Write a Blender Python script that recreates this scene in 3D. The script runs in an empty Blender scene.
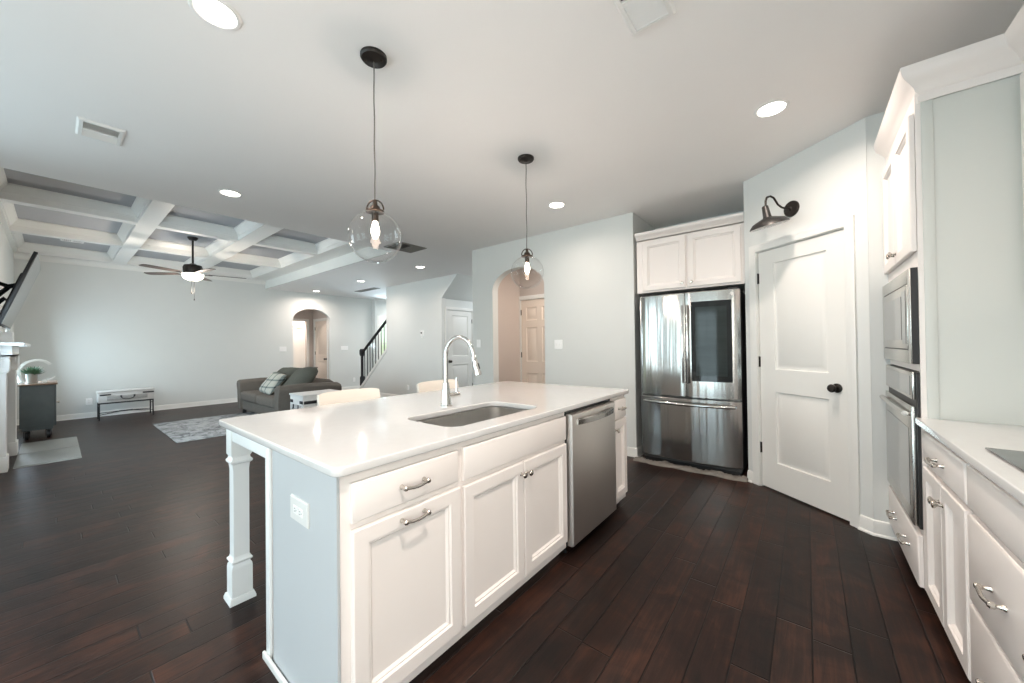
import bpy, bmesh, math, random
from mathutils import Matrix, Vector
random.seed(7)
PI = math.pi
S = bpy.context.scene
COL = S.collection

# ------------------------------------------------------------------ camera, world, exposure
H = 1.265
YAW, PITCH, ROLL, FPX = math.radians(38.755), math.radians(0.519), math.radians(-0.7135), 366.72
F = Vector((-math.sin(YAW)*math.cos(PITCH), math.cos(YAW)*math.cos(PITCH), math.sin(PITCH)))
r0 = Vector((math.cos(YAW), math.sin(YAW), 0)); u0 = r0.cross(F)
rr = r0*math.cos(ROLL)+u0*math.sin(ROLL); uu = -r0*math.sin(ROLL)+u0*math.cos(ROLL)
cam = bpy.data.cameras.new('camera'); cam.sensor_width = 36; cam.lens = FPX/1024*36
cam.clip_start = 0.05
co = bpy.data.objects.new('camera', cam); COL.objects.link(co)
co.matrix_world = Matrix(((rr.x, uu.x, -F.x, 0), (rr.y, uu.y, -F.y, 0), (rr.z, uu.z, -F.z, H), (0, 0, 0, 1)))
S.camera = co
S.view_settings.view_transform = 'Standard'; S.view_settings.look = 'None'
S.view_settings.gamma = 1; S.view_settings.use_curve_mapping = False
S.view_settings.exposure = -0.04
S.cycles.use_denoising = True
S.cycles.max_bounces = 10; S.cycles.diffuse_bounces = 6; S.cycles.glossy_bounces = 4
S.cycles.transparent_max_bounces = 12; S.cycles.sample_clamp_indirect = 6
S.cycles.caustics_reflective = False; S.cycles.caustics_refractive = False

w = bpy.data.worlds.new('sky'); S.world = w; w.use_nodes = True
nt = w.node_tree; bg = nt.nodes['Background']
tc = nt.nodes.new('ShaderNodeTexCoord'); sx = nt.nodes.new('ShaderNodeSeparateXYZ'); rp = nt.nodes.new('ShaderNodeValToRGB')
nt.links.new(tc.outputs['Generated'], sx.inputs[0]); nt.links.new(sx.outputs['Z'], rp.inputs[0]); nt.links.new(rp.outputs[0], bg.inputs[0])
cr = rp.color_ramp; cr.elements[0].position = 0.0; cr.elements[0].color = (.40, .46, .33, 1)
cr.elements[1].position = 0.6; cr.elements[1].color = (.62, .80, 1, 1)
e = cr.elements.new(.02); e.color = (.62, .72, .60, 1)
e = cr.elements.new(.16); e.color = (.85, .95, .92, 1)
bg.inputs[1].default_value = 2.2

DAY = (.70, .86, 1.0)
def area(name, loc, size, direction, power, color, parent=None, shape='RECTANGLE', spread=PI):
    l = bpy.data.lights.new(name, 'AREA'); l.shape = shape; l.size = size[0]
    if shape == 'RECTANGLE': l.size_y = size[1]
    l.energy = power; l.color = color; l.spread = spread
    o = bpy.data.objects.new(name, l); COL.objects.link(o)
    o.location = loc; o.rotation_euler = Vector(direction).to_track_quat('-Z', 'Z').to_euler()
    return o
# daylight through unseen windows behind and beside the camera; side and living ones added (x0,x1,y0,y1,z0,z1 of the openings)
WB1 = (-3.7, -2.3, .05, 2.15); WB2 = (-1.7, -.2, .05, 2.15); WL = (-2.9, -1.0, .6, 2.25); WF = (-6.25, -5.25, .3, 1.85); WG = (-10.05, -8.45, .7, 1.75); WR = (-2.5, -.4, .7, 2.2)
area('daylight_sliding_door', ((WB1[0]+WB1[1])/2, -3.42, 1.1), (1.4, 2.1), (0, 1, .8), 46, DAY)
area('daylight_aisle_fill', ((WB2[0]+WB2[1])/2, -3.42, 1.1), (1.5, 2.1), (0, 1, .12), 62, DAY)  # unseen opening stretched to full height to light aisle and fridge drawer
area('daylight_breakfast_window', (-5.22, (WL[0]+WL[1])/2, 1.42), (1.9, 1.65), (1, .1, .15), 95, DAY)
area('added_living_daylight', ((WF[0]+WF[1])/2, -.66, 1.08), (1.0, 1.55), (-.75, .9, -.1), 48, (.68, .85, 1.0), spread=2.3)  # out of view, added to light living room floor and far wall
area('daylight_far_window', ((WG[0]+WG[1])/2, -.66, 1.22), (1.55, 1.0), (.5, 1, .12), 66, (.70, .86, 1.0))
area('added_side_daylight', (1.28, (WR[0]+WR[1])/2, 1.4), (2.1, 1.5), (-1, .35, .15), 95, (1, .94, .91))  # unseen warm fill, added to brighten the island fronts
area('daylight_foyer_window', (-10.55, 6.75, 1.5), (.7, 1.6), (1, -.1, .5), 230, DAY)

WARM = (1.0, .85, .755)
P_CAN, P_PEND, P_FAN = 9.8, 9, 52

# ------------------------------------------------------------------ materials
MATS = {}
def mat(name, col, rough=.5, metal=0, coat=0, bump=0, bscale=60, var=0, vscale=4, spec=.5, emit=None, estr=0, stretch=None, coat_rough=.1):
    if name in MATS: return MATS[name]
    m = bpy.data.materials.new(name); m.use_nodes = True; MATS[name] = m
    n = m.node_tree; b = n.nodes['Principled BSDF']
    b.inputs['Base Color'].default_value = (*col, 1); b.inputs['Roughness'].default_value = rough
    b.inputs['Metallic'].default_value = metal; b.inputs['Specular IOR Level'].default_value = spec
    b.inputs['Coat Weight'].default_value = coat; b.inputs['Coat Roughness'].default_value = coat_rough
    if emit: b.inputs['Emission Color'].default_value = (*emit, 1); b.inputs['Emission Strength'].default_value = estr
    t = n.nodes.new('ShaderNodeTexCoord'); src = t.outputs['Object']
    if stretch:
        mp = n.nodes.new('ShaderNodeMapping'); mp.inputs['Scale'].default_value = stretch
        n.links.new(src, mp.inputs[0]); src = mp.outputs[0]
    if var:
        nz = n.nodes.new('ShaderNodeTexNoise'); nz.inputs['Scale'].default_value = vscale; nz.inputs['Detail'].default_value = 3
        n.links.new(src, nz.inputs['Vector'])
        mx = n.nodes.new('ShaderNodeMix'); mx.data_type = 'RGBA'
        mx.inputs['A'].default_value = (*[c*(1-var) for c in col], 1); mx.inputs['B'].default_value = (*[min(1, c*(1+var)) for c in col], 1)
        n.links.new(nz.outputs['Fac'], mx.inputs['Factor']); n.links.new(mx.outputs['Result'], b.inputs['Base Color'])
    if bump:
        nz = n.nodes.new('ShaderNodeTexNoise'); nz.inputs['Scale'].default_value = bscale; nz.inputs['Detail'].default_value = 2
        n.links.new(src, nz.inputs['Vector'])
        bp = n.nodes.new('ShaderNodeBump'); bp.inputs['Strength'].default_value = bump; bp.inputs['Distance'].default_value = .01
        n.links.new(nz.outputs['Fac'], bp.inputs['Height']); n.links.new(bp.outputs[0], b.inputs['Normal'])
    return m
wallm = mat('painted_wall', (.70, .718, .70), .75, bump=.04, bscale=220, var=.015, spec=.3)
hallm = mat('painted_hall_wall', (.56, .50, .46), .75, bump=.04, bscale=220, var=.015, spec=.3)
ceilm = mat('painted_ceiling', (.885, .875, .86), .85, bump=.04, bscale=200, var=.01, spec=.2)
trimm = mat('white_trim_paint', (.80, .80, .77), .35, var=.01)
doorm = mat('white_door_paint', (.80, .795, .76), .4, var=.01)
cabm = mat('white_cabinet_paint', (.84, .79, .755), .32, var=.012)
panelm = mat('white_panel_paint', (.76, .785, .785), .4, var=.01)
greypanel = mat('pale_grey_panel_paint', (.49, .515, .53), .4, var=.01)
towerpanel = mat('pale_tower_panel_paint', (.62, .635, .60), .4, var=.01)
creamm = mat('cream_door_paint', (.78, .68, .59), .4, var=.01)
gapm = mat('dark_gap', (.012, .012, .012), .8, var=.1)
quartz = mat('white_quartz', (.64, .635, .625), .09, var=.03, vscale=26, coat=.3, coat_rough=.05)
nickel = mat('brushed_nickel', (.62, .58, .53), .25, 1, var=.05)
chrome = mat('chrome', (.60, .59, .575), .10, 1, var=.02)
steel = mat('stainless_steel', (.47, .46, .44), .17, 1, var=.05, vscale=3, bump=.6, bscale=1.6, stretch=(6, 6, .3))
dwsteel = mat('dishwasher_steel', (.74, .70, .66), .42, 1, var=.07, vscale=3, stretch=(1, 1, .3))
sinksteel = mat('sink_steel', (.62, .61, .59), .33, 1, var=.06, vscale=8)
ovensteel = mat('oven_steel', (.60, .59, .56), .26, 1, var=.04, vscale=3)
blackgl = mat('black_glass', (.012, .014, .015), .06, spec=.4, var=.1)
ovengl = mat('oven_glass', (.16, .16, .155), .08, coat=.6, var=.1)
blackpl = mat('black_plastic', (.015, .015, .016), .45, var=.1)
bronze = mat('oil_rubbed_bronze', (.035, .03, .027), .4, .7, var=.2)
rust = mat('aged_bronze', (.055, .040, .031), .4, .8, var=.25, vscale=30)
brown_blade = mat('dark_walnut_blade', (.05, .035, .028), .45, var=.3, vscale=8)
plate = mat('white_plastic', (.84, .84, .82), .35, var=.01)
black_iron = mat('black_iron', (.03, .032, .035), .5, .6, var=.2)
sofam = mat('taupe_sofa_fabric', (.125, .112, .098), .9, bump=.25, bscale=350, var=.12, vscale=12, spec=.2)
pillowm = mat('grey_green_pillow_fabric', (.085, .088, .075), .9, bump=.25, bscale=350, var=.12, vscale=12, spec=.2)
dist_white = mat('distressed_white_wood', (.60, .60, .585), .6, var=.08, vscale=14)
dist_grey = mat('distressed_grey_front', (.36, .36, .35), .6, var=.25, vscale=60)
grey_cab = mat('distressed_grey_blue_paint', (.075, .095, .10), .55, var=.3, vscale=9)
wood_top = mat('brown_wood_top', (.20, .13, .085), .5, var=.3, vscale=10, stretch=(1, 6, 6))
tile = mat('grey_hearth_tile', (.23, .24, .228), .45, var=.12, vscale=6, stretch=(1, 5, 1))
grout = mat('pale_grout', (.45, .45, .43), .8, var=.05)
leafm = mat('plant_leaf', (.10, .20, .12), .6, var=.4, vscale=40)
tin = mat('galvanised_tin', (.55, .56, .55), .35, .8, var=.1)
stoolm = mat('cream_stool_vinyl', (.80, .74, .66), .5, var=.02)
screen = mat('tv_screen_glass', (.02, .021, .023), .12, coat=.4, var=.1)
ragm = mat('crumpled_grey_felt', (.21, .195, .175), .9, bump=.5, bscale=40, var=.35, vscale=14)
cordm = mat('grey_cord', (.12, .11, .10), .6, var=.1)
lampwhite = mat('white_lamp_interior', (.78, .78, .78), .5, var=.01)
carton = mat('brown_basket', (.28, .17, .09), .8, var=.2, vscale=30)
ventdark = mat('vent_shadow_metal', (.16, .15, .13), .6, var=.1)
lens = mat('lit_lamp_lens', (.9, .9, .9), .4, emit=(1, .93, .84), estr=14, var=.01)
bowl = mat('lit_frosted_bowl', (.9, .9, .88), .4, emit=(1, .9, .76), estr=5.5, var=.01)
filament = mat('lit_bulb', (1, .9, .8), .4, emit=(1, .78, .62), estr=30, var=.01)

def glass_mat(name, tint=(1, 1, 1), ior=1.5):
    m = bpy.data.materials.new(name); m.use_nodes = True; n = m.node_tree
    for x in list(n.nodes):
        if x.type != 'OUTPUT_MATERIAL': n.nodes.remove(x)
    o = [x for x in n.nodes if x.type == 'OUTPUT_MATERIAL'][0]
    t = n.nodes.new('ShaderNodeBsdfTransparent'); t.inputs[0].default_value = (*tint, 1)
    g = n.nodes.new('ShaderNodeBsdfGlossy'); g.inputs['Roughness'].default_value = .02
    lw = n.nodes.new('ShaderNodeLayerWeight'); lw.inputs[0].default_value = .5
    pw = n.nodes.new('ShaderNodeMath'); pw.operation = 'POWER'; pw.inputs[1].default_value = 4; n.links.new(lw.outputs['Facing'], pw.inputs[0])
    f = n.nodes.new('ShaderNodeMath'); f.operation = 'MULTIPLY_ADD'; f.inputs[1].default_value = 1.1; f.use_clamp = True; f.inputs[2].default_value = ((ior-1)/(ior+1))**2; n.links.new(pw.outputs[0], f.inputs[0])
    nz = n.nodes.new('ShaderNodeTexNoise'); nz.inputs['Scale'].default_value = 9
    bp = n.nodes.new('ShaderNodeBump'); bp.inputs['Strength'].default_value = .08; bp.inputs['Distance'].default_value = .01
    n.links.new(nz.outputs['Fac'], bp.inputs['Height']); n.links.new(bp.outputs[0], g.inputs['Normal'])
    mx = n.nodes.new('ShaderNodeMixShader')
    n.links.new(f.outputs[0], mx.inputs[0]); n.links.new(t.outputs[0], mx.inputs[1]); n.links.new(g.outputs[0], mx.inputs[2])
    n.links.new(mx.outputs[0], o.inputs[0]); return m
globe_glass = glass_mat('clear_globe_glass', (.97, .97, .97), 1.45)
pane_glass = glass_mat('window_glass', (.96, .98, .97), 1.3)

def floor_mat():
    m = bpy.data.materials.new('dark_hardwood_planks'); m.use_nodes = True; n = m.node_tree; b = n.nodes['Principled BSDF']
    N = n.nodes.new; L = n.links.new
    def math_(op, a, bb=None):
        x = N('ShaderNodeMath'); x.operation = op
        for i, v in enumerate((a, bb)):
            if v is None: continue
            if isinstance(v, (int, float)): x.inputs[i].default_value = v
            else: L(v, x.inputs[i])
        return x.outputs[0]
    t = N('ShaderNodeTexCoord'); s = N('ShaderNodeSeparateXYZ'); L(t.outputs['Object'], s.inputs[0])
    PW, PL = .127, 1.15
    xs = math_('DIVIDE', s.outputs['X'], PW); col = math_('FLOOR', xs); fx = math_('FRACT', xs)
    wn = N('ShaderNodeTexWhiteNoise'); wn.noise_dimensions = '1D'; L(col, wn.inputs['W'])
    ys = math_('ADD', math_('DIVIDE', s.outputs['Y'], PL), math_('MULTIPLY', wn.outputs['Value'], 7.3))
    row = math_('FLOOR', ys); fy = math_('FRACT', ys)
    cb = N('ShaderNodeCombineXYZ'); L(col, cb.inputs[0]); L(row, cb.inputs[1])
    w2 = N('ShaderNodeTexWhiteNoise'); w2.noise_dimensions = '3D'; L(cb.outputs[0], w2.inputs['Vector'])
    # grain, offset per plank
    mp = N('ShaderNodeCombineXYZ')
    L(math_('ADD', math_('MULTIPLY', s.outputs['X'], 45), math_('MULTIPLY', w2.outputs['Value'], 50)), mp.inputs[0])
    L(math_('MULTIPLY', s.outputs['Y'], 3.0), mp.inputs[1])
    g = N('ShaderNodeTexNoise'); g.inputs['Scale'].default_value = 1; g.inputs['Detail'].default_value = 6; g.inputs['Roughness'].default_value = .65; g.inputs['Distortion'].default_value = .8
    L(mp.outputs[0], g.inputs['Vector'])
    b2 = N('ShaderNodeTexNoise'); b2.inputs['Scale'].default_value = 4.5; b2.inputs['Detail'].default_value = 5; b2.inputs['Distortion'].default_value = 1.2; L(t.outputs['Object'], b2.inputs['Vector'])
    r = N('ShaderNodeValToRGB'); el = r.color_ramp.elements
    el[0].position = .25; el[0].color = (.007, .0042, .0036, 1); el[1].position = .95; el[1].color = (.085, .033, .020, 1)
    k = el.new(.5); k.color = (.020, .0095, .0070, 1)
    mixv = math_('ADD', math_('ADD', math_('MULTIPLY', g.outputs['Fac'], .85), math_('MULTIPLY', w2.outputs['Value'], .22)), math_('SUBTRACT', math_('MULTIPLY', b2.outputs['Fac'], .75), .42))
    L(mixv, r.inputs[0])
    ex = math_('MINIMUM', fx, math_('SUBTRACT', 1, fx)); ey = math_('MINIMUM', fy, math_('SUBTRACT', 1, fy))
    gap = math_('MINIMUM', math_('MULTIPLY', ex, PW), math_('MULTIPLY', ey, PL))
    gm = N('ShaderNodeMapRange'); gm.inputs['From Min'].default_value = .0010; gm.inputs['From Max'].default_value = .0040; L(gap, gm.inputs['Value'])
    mx = N('ShaderNodeMix'); mx.data_type = 'RGBA'; mx.inputs['A'].default_value = (.003, .0022, .002, 1); L(gm.outputs[0], mx.inputs['Factor']); L(r.outputs[0], mx.inputs['B'])
    L(mx.outputs['Result'], b.inputs['Base Color'])
    rg = N('ShaderNodeMapRange'); rg.inputs['To Min'].default_value = .30; rg.inputs['To Max'].default_value = .46; L(g.outputs['Fac'], rg.inputs['Value']); L(rg.outputs[0], b.inputs['Roughness'])
    hh = math_('ADD', math_('MULTIPLY', gm.outputs[0], 1.0), math_('ADD', math_('MULTIPLY', g.outputs['Fac'], .5), math_('MULTIPLY', b2.outputs['Fac'], .6)))
    bp = N('ShaderNodeBump'); bp.inputs['Strength'].default_value = .45; bp.inputs['Distance'].default_value = .005; L(hh, bp.inputs['Height']); L(bp.outputs[0], b.inputs['Normal'])
    b.inputs['Specular IOR Level'].default_value = .2
    return m
floorm = floor_mat()

def rug_mat():
    m = bpy.data.materials.new('grey_vintage_rug_pile'); m.use_nodes = True; n = m.node_tree; b = n.nodes['Principled BSDF']
    t = n.nodes.new('ShaderNodeTexCoord'); a = n.nodes.new('ShaderNodeTexNoise'); a.inputs['Scale'].default_value = 5; a.inputs['Detail'].default_value = 8; a.inputs['Roughness'].default_value = .75; a.inputs['Distortion'].default_value = 1.6
    n.links.new(t.outputs['Object'], a.inputs['Vector'])
    r = n.nodes.new('ShaderNodeValToRGB'); e = r.color_ramp.elements
    e[0].position = .40; e[0].color = (.10, .105, .11, 1); e[1].position = .56; e[1].color = (.36, .37, .375, 1)
    n.links.new(a.outputs['Fac'], r.inputs[0]); n.links.new(r.outputs[0], b.inputs['Base Color']); b.inputs['Roughness'].default_value = .95
    return m
rugm = rug_mat()

def plaid_mat():
    m = bpy.data.materials.new('cream_plaid_fabric'); m.use_nodes = True; n = m.node_tree; b = n.nodes['Principled BSDF']
    t = n.nodes.new('ShaderNodeTexCoord'); s = n.nodes.new('ShaderNodeSeparateXYZ'); n.links.new(t.outputs['Generated'], s.inputs[0])
    outs = []
    for ax in ('X', 'Z'):
        k = n.nodes.new('ShaderNodeMath'); k.operation = 'MULTIPLY'; k.inputs[1].default_value = 3.2; n.links.new(s.outputs[ax], k.inputs[0])
        f = n.nodes.new('ShaderNodeMath'); f.operation = 'FRACT'; n.links.new(k.outputs[0], f.inputs[0])
        g = n.nodes.new('ShaderNodeMath'); g.operation = 'LESS_THAN'; g.inputs[1].default_value = .22; n.links.new(f.outputs[0], g.inputs[0]); outs.append(g.outputs[0])
    a = n.nodes.new('ShaderNodeMath'); a.operation = 'ADD'; n.links.new(outs[0], a.inputs[0]); n.links.new(outs[1], a.inputs[1])
    r = n.nodes.new('ShaderNodeValToRGB'); r.color_ramp.interpolation = 'CONSTANT'; e = r.color_ramp.elements
    e[0].color = (.42, .42, .37, 1); e[1].position = .4; e[1].color = (.17, .20, .19, 1); q = e.new(.9); q.color = (.06, .07, .07, 1)
    h = n.nodes.new('ShaderNodeMath'); h.operation = 'MULTIPLY'; h.inputs[1].default_value = .5; n.links.new(a.outputs[0], h.inputs[0]); n.links.new(h.outputs[0], r.inputs[0])
    n.links.new(r.outputs[0], b.inputs['Base Color']); b.inputs['Roughness'].default_value = .9
    return m
plaidm = plaid_mat()

# ------------------------------------------------------------------ geometry helpers
FRM = {}                                                     # world matrix of each thing, so parts can be modelled in world space
def frame(o, u):
    U = Vector((u[0], u[1], 0)).normalized(); V = Vector((0, 0, 1)); W = U.cross(V)
    return Matrix(((U.x, V.x, W.x, o[0]), (U.y, V.y, W.y, o[1]), (U.z, V.z, W.z, o[2]), (0, 0, 0, 1)))
class MB:
    def __init__(s, T=None): s.bm = bmesh.new(); s.T = T or Matrix()
    def faces(s, vs, fs, T=None):
        M = s.T @ T if T is not None else s.T
        b = [s.bm.verts.new(M @ Vector(v)) for v in vs]
        for f in fs:
            try: s.bm.faces.new([b[i] for i in f])
            except ValueError: pass
        return s
    def box(s, a, c, bev=0, T=None, seg=2):
        t = bmesh.new(); bmesh.ops.create_cube(t, size=1)
        a, c = [min(p, q) for p, q in zip(a, c)], [max(p, q) for p, q in zip(a, c)]
        for v in t.verts: v.co = Vector([(p+q)/2+k*(q-p) for p, q, k in zip(a, c, v.co)])
        if bev: bmesh.ops.bevel(t, geom=t.edges[:], offset=bev, segments=seg, affect='EDGES', profile=.5)
        s.merge(t, T); return s
    def merge(s, t, T=None):
        t.verts.index_update()
        s.faces([v.co.copy() for v in t.verts], [[v.index for v in f.verts] for f in t.faces], T); t.free()
    def loops(s, L, closed=True, cap0=True, cap1=True, T=None):
        n = len(L[0]); vs = [p for l in L for p in l]; fs = []
        for i in range(len(L)-1):
            for j in range(n if closed else n-1):
                k = (j+1) % n
                fs.append((i*n+j, i*n+k, (i+1)*n+k, (i+1)*n+j))
        if cap0: fs.append(tuple(range(n))[::-1])
        if cap1: fs.append(tuple((len(L)-1)*n+j for j in range(n)))
        return s.faces(vs, fs, T)
    def lathe(s, prof, T=None, n=32):
        return s.loops([[(r*math.cos(2*PI*j/n), r*math.sin(2*PI*j/n), z) for j in range(n)] for r, z in prof], True, prof[0][0] > 1e-6, prof[-1][0] > 1e-6, T)
    def tube(s, pts, r, n=10, closed=False, T=None):
        P = [Vector(p) for p in pts]; m = len(P); L = []; ref = None
        R = r if isinstance(r, (list, tuple)) else [r]*m
        for i, p in enumerate(P):
            if closed: d = P[(i+1) % m]-P[i-1]
            else: d = P[min(i+1, m-1)]-P[max(i-1, 0)]
            d.normalize()
            if ref is None: ref = Vector((0, 0, 1)) if abs(d.z) < .9 else Vector((1, 0, 0))
            a = ref-d*ref.dot(d)
            a.normalize(); ref = a; b = d.cross(a)
            L.append([p+R[i]*(a*math.cos(2*PI*j/n)+b*math.sin(2*PI*j/n)) for j in range(n)])
        if closed: L.append(L[0])
        return s.loops(L, True, not closed, not closed, T)
    def rings(s, u0, u1, v0, v1, prof, T=None, cap0=False):
        L = [[(u0+i, v0+i, w), (u1-i, v0+i, w), (u1-i, v1-i, w), (u0+i, v1-i, w)] for i, w in prof]
        return s.loops(L, True, cap0, True, T)
    def sweep(s, path, prof, closed=False, T=None):
        # path: 2-D points; prof: (offset to the right of travel, height) closed outline
        P = [Vector(p) for p in path]; m = len(P); L = []
        for i in range(m):
            d0 = (P[i]-P[i-1]).normalized() if (i > 0 or closed) else None
            d1 = (P[(i+1) % m]-P[i]).normalized() if (i < m-1 or closed) else None
            d0 = d0 or d1; d1 = d1 or d0
            n0, n1 = Vector((d0.y, -d0.x)), Vector((d1.y, -d1.x)); nn = (n0+n1)/max(1e-6, 1+n0.dot(n1))
            L.append([(P[i].x+nn.x*o, P[i].y+nn.y*o, h) for o, h in prof])
        if closed: L.append(L[0])
        return s.loops(L, True, not closed, not closed, T)
    def prism(s, poly, z0, z1, T=None):
        return s.loops([[(x, y, z0) for x, y in poly], [(x, y, z1) for x, y in poly]], T=T)
    def build(s, name, m, parent=None, smooth=35):
        me = bpy.data.meshes.new(name)
        if parent is not None: s.bm.transform(FRM[parent.name].inverted())
        bmesh.ops.recalc_face_normals(s.bm, faces=s.bm.faces[:])
        s.bm.to_mesh(me); s.bm.free()
        if smooth:
            me.polygons.foreach_set('use_smooth', [True]*len(me.polygons)); me.set_sharp_from_angle(angle=math.radians(smooth))
        me.materials.append(m)
        o = bpy.data.objects.new(name, me); COL.objects.link(o)
        if parent is not None: o.parent = parent; FRM[o.name] = FRM[parent.name]
        else: FRM[o.name] = Matrix()
        return o
def extr(name, outer, holes, depth, m, T=None, bevel=0, parent=None):
    # a flat plate outlined in (x,y) with holes, thickness depth along +z of T
    cu = bpy.data.curves.new(name, 'CURVE'); cu.dimensions = '2D'; cu.fill_mode = 'BOTH'; cu.extrude = depth/2-bevel; cu.bevel_depth = bevel; cu.bevel_resolution = 2
    if bevel: cu.offset = -bevel
    for poly in [outer]+list(holes):
        sp = cu.splines.new('POLY'); sp.points.add(len(poly)-1); sp.use_cyclic_u = True
        for p, q in zip(sp.points, poly): p.co = (q[0], q[1], 0, 1)
    t = bpy.data.objects.new('t', cu); COL.objects.link(t)
    dg = bpy.context.evaluated_depsgraph_get(); me = bpy.data.meshes.new_from_object(t.evaluated_get(dg))
    bpy.data.objects.remove(t); bpy.data.curves.remove(cu)
    M = (T or Matrix()) @ Matrix.Translation((0, 0, depth/2))
    if parent is not None: M = FRM[parent.name].inverted() @ M
    me.transform(M); me.name = name
    me.materials.clear(); me.materials.append(m)
    me.polygons.foreach_set('use_smooth', [True]*len(me.polygons)); me.set_sharp_from_angle(angle=math.radians(35))
    o = bpy.data.objects.new(name, me); COL.objects.link(o); FRM[o.name] = FRM[parent.name] if parent is not None else Matrix()
    if parent is not None: o.parent = parent
    return o
def tag(o, label, cat, group=None):
    o['label'] = label; o['category'] = cat
    if group: o['group'] = group
    return o
def thing(name, label, cat, loc=(0, 0, 0), rotz=0, group=None):
    o = bpy.data.objects.new(name, None); COL.objects.link(o); o.empty_display_size = .1
    o.location = loc; o.rotation_euler = (0, 0, rotz); tag(o, label, cat, group)
    FRM[o.name] = Matrix.Translation(loc) @ Matrix.Rotation(rotz, 4, 'Z'); return o
def struct(o): o['kind'] = 'structure'; return o
def rot(axis, deg): return Matrix.Rotation(math.radians(deg), 4, axis)
def tr(*p): return Matrix.Translation(p)
def rrect(x0, x1, y0, y1, r, n=6):
    out = []
    for cx, cy, a in ((x1-r, y1-r, 0), (x0+r, y1-r, 90), (x0+r, y0+r, 180), (x1-r, y0+r, 270)):
        for i in range(n+1):
            t = math.radians(a+90*i/n); out.append((cx+r*math.cos(t), cy+r*math.sin(t)))
    return out
def arch(u0, u1, spring, rise, n=24, base=-.01):
    c, a = (u0+u1)/2, (u1-u0)/2
    return [(u0, base)]+[(c-a*math.cos(PI*i/n), spring+rise*math.sin(PI*i/n)) for i in range(n+1)]+[(u1, base)]
def wall_with_arch(width, height, u0, u1, spring, rise):
    a = arch(u0, u1, spring, rise, base=0)
    return [(0, 0)]+a+[(width, 0), (width, height), (0, height)]

# ------------------------------------------------------------------ the setting
CZ, LZ, BZ = 2.734, 3.10, 2.93
struct(MB().box((-12.6, -3.4, -.05), (1.2, 8.6, 0)).build('floor', floorm))
struct(extr('ceiling', [(-5.03, -3.4), (1.2, -3.4), (1.2, 8.6), (-12.6, 8.6), (-12.6, 3.31), (-5.0, 3.31), (-5.0, -.4), (-5.03, -.4)], [], .06, ceilm, tr(0, 0, CZ)))
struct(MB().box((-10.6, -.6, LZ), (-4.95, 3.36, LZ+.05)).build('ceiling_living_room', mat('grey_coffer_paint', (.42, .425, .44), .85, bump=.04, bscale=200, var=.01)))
# bulkheads between the lower kitchen and hall ceiling and the raised living room ceiling
struct(MB().box((-10.5, 3.28, CZ+.0005), (-4.97, 3.34, LZ)).build('trim_1', wallm))
struct(MB().box((-5.03, -.5, CZ+.061), (-4.97, 3.28, LZ)).build('trim_2', wallm))
# coffered grid: flat beam faces with nine openings, each opening stepped up by crown moulding to the flat above
XS = [(-6.82, -5.22), (-8.53, -6.96), (-10.30, -8.66)]; YS = [(-.39, .68), (.87, 1.77), (2.0, 2.95)]
cells = [(a, b, c, d) for a, b in XS for c, d in YS]
struct(extr('trim_3', [(-10.5, -.44), (-5.03, -.44), (-5.03, 3.28), (-10.5, 3.28)], [[(a, c), (b, c), (b, d), (a, d)] for a, b, c, d in cells], .02, trimm, tr(0, 0, BZ)))
m = MB()
for a, b, c, d in cells:
    L = [[(a+i, c+i, z), (b-i, c+i, z), (b-i, d-i, z), (a+i, d-i, z)] for i, z in ((0, BZ+.02), (0, 2.99), (.010, 2.99), (.010, 3.003), (.022, 3.015), (.04, 3.045), (.06, 3.072), (.068, 3.076), (.068, 3.099))]
    m.loops(L, True, False, False)
struct(m.build('trim_4', trimm))
struct(MB().sweep([(-10.49, -.44), (-10.49, 3.28)], [(0, BZ-.09), (.015, BZ-.09), (.02, BZ-.06), (.05, BZ-.02), (.07, BZ-.001), (0, BZ-.001)]).build('trim_5', trimm))

def wall(name, x0, y0, x1, y1, z0=0, z1=CZ, m=wallm, hole=None, th=.12, poly=None, holes=()):
    """a wall whose visible face runs from (x0,y0) to (x1,y1), its thickness going behind (away from the viewer on its right-hand W side)"""
    T = frame((x0, y0, z0), (x1-x0, y1-y0)) @ tr(0, 0, -th); W = math.hypot(x1-x0, y1-y0)
    return struct(extr(name, poly or [(0, 0), (W, 0), (W, z1-z0), (0, z1-z0)], holes, th, m, T))
# far living room wall (faces +X), with its arched opening
wall('wall_living_far', -10.5, -.56, -10.5, 6.16, 0, LZ, poly=wall_with_arch(6.72, LZ, 3.91+.56, 4.875+.56, 2.0, .31))
wall('wall_foyer', -10.32, 6.16, -10.32, 8.5, holes=[[(.12, .55), (1.0, .55), (1.0, 2.15), (.12, 2.15)]])
wall('wall_foyer_return', -10.499, 6.155, -10.321, 6.155, th=.06)
wall('wall_foyer_back', -12.5, 8.4, 1, 8.4)
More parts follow.
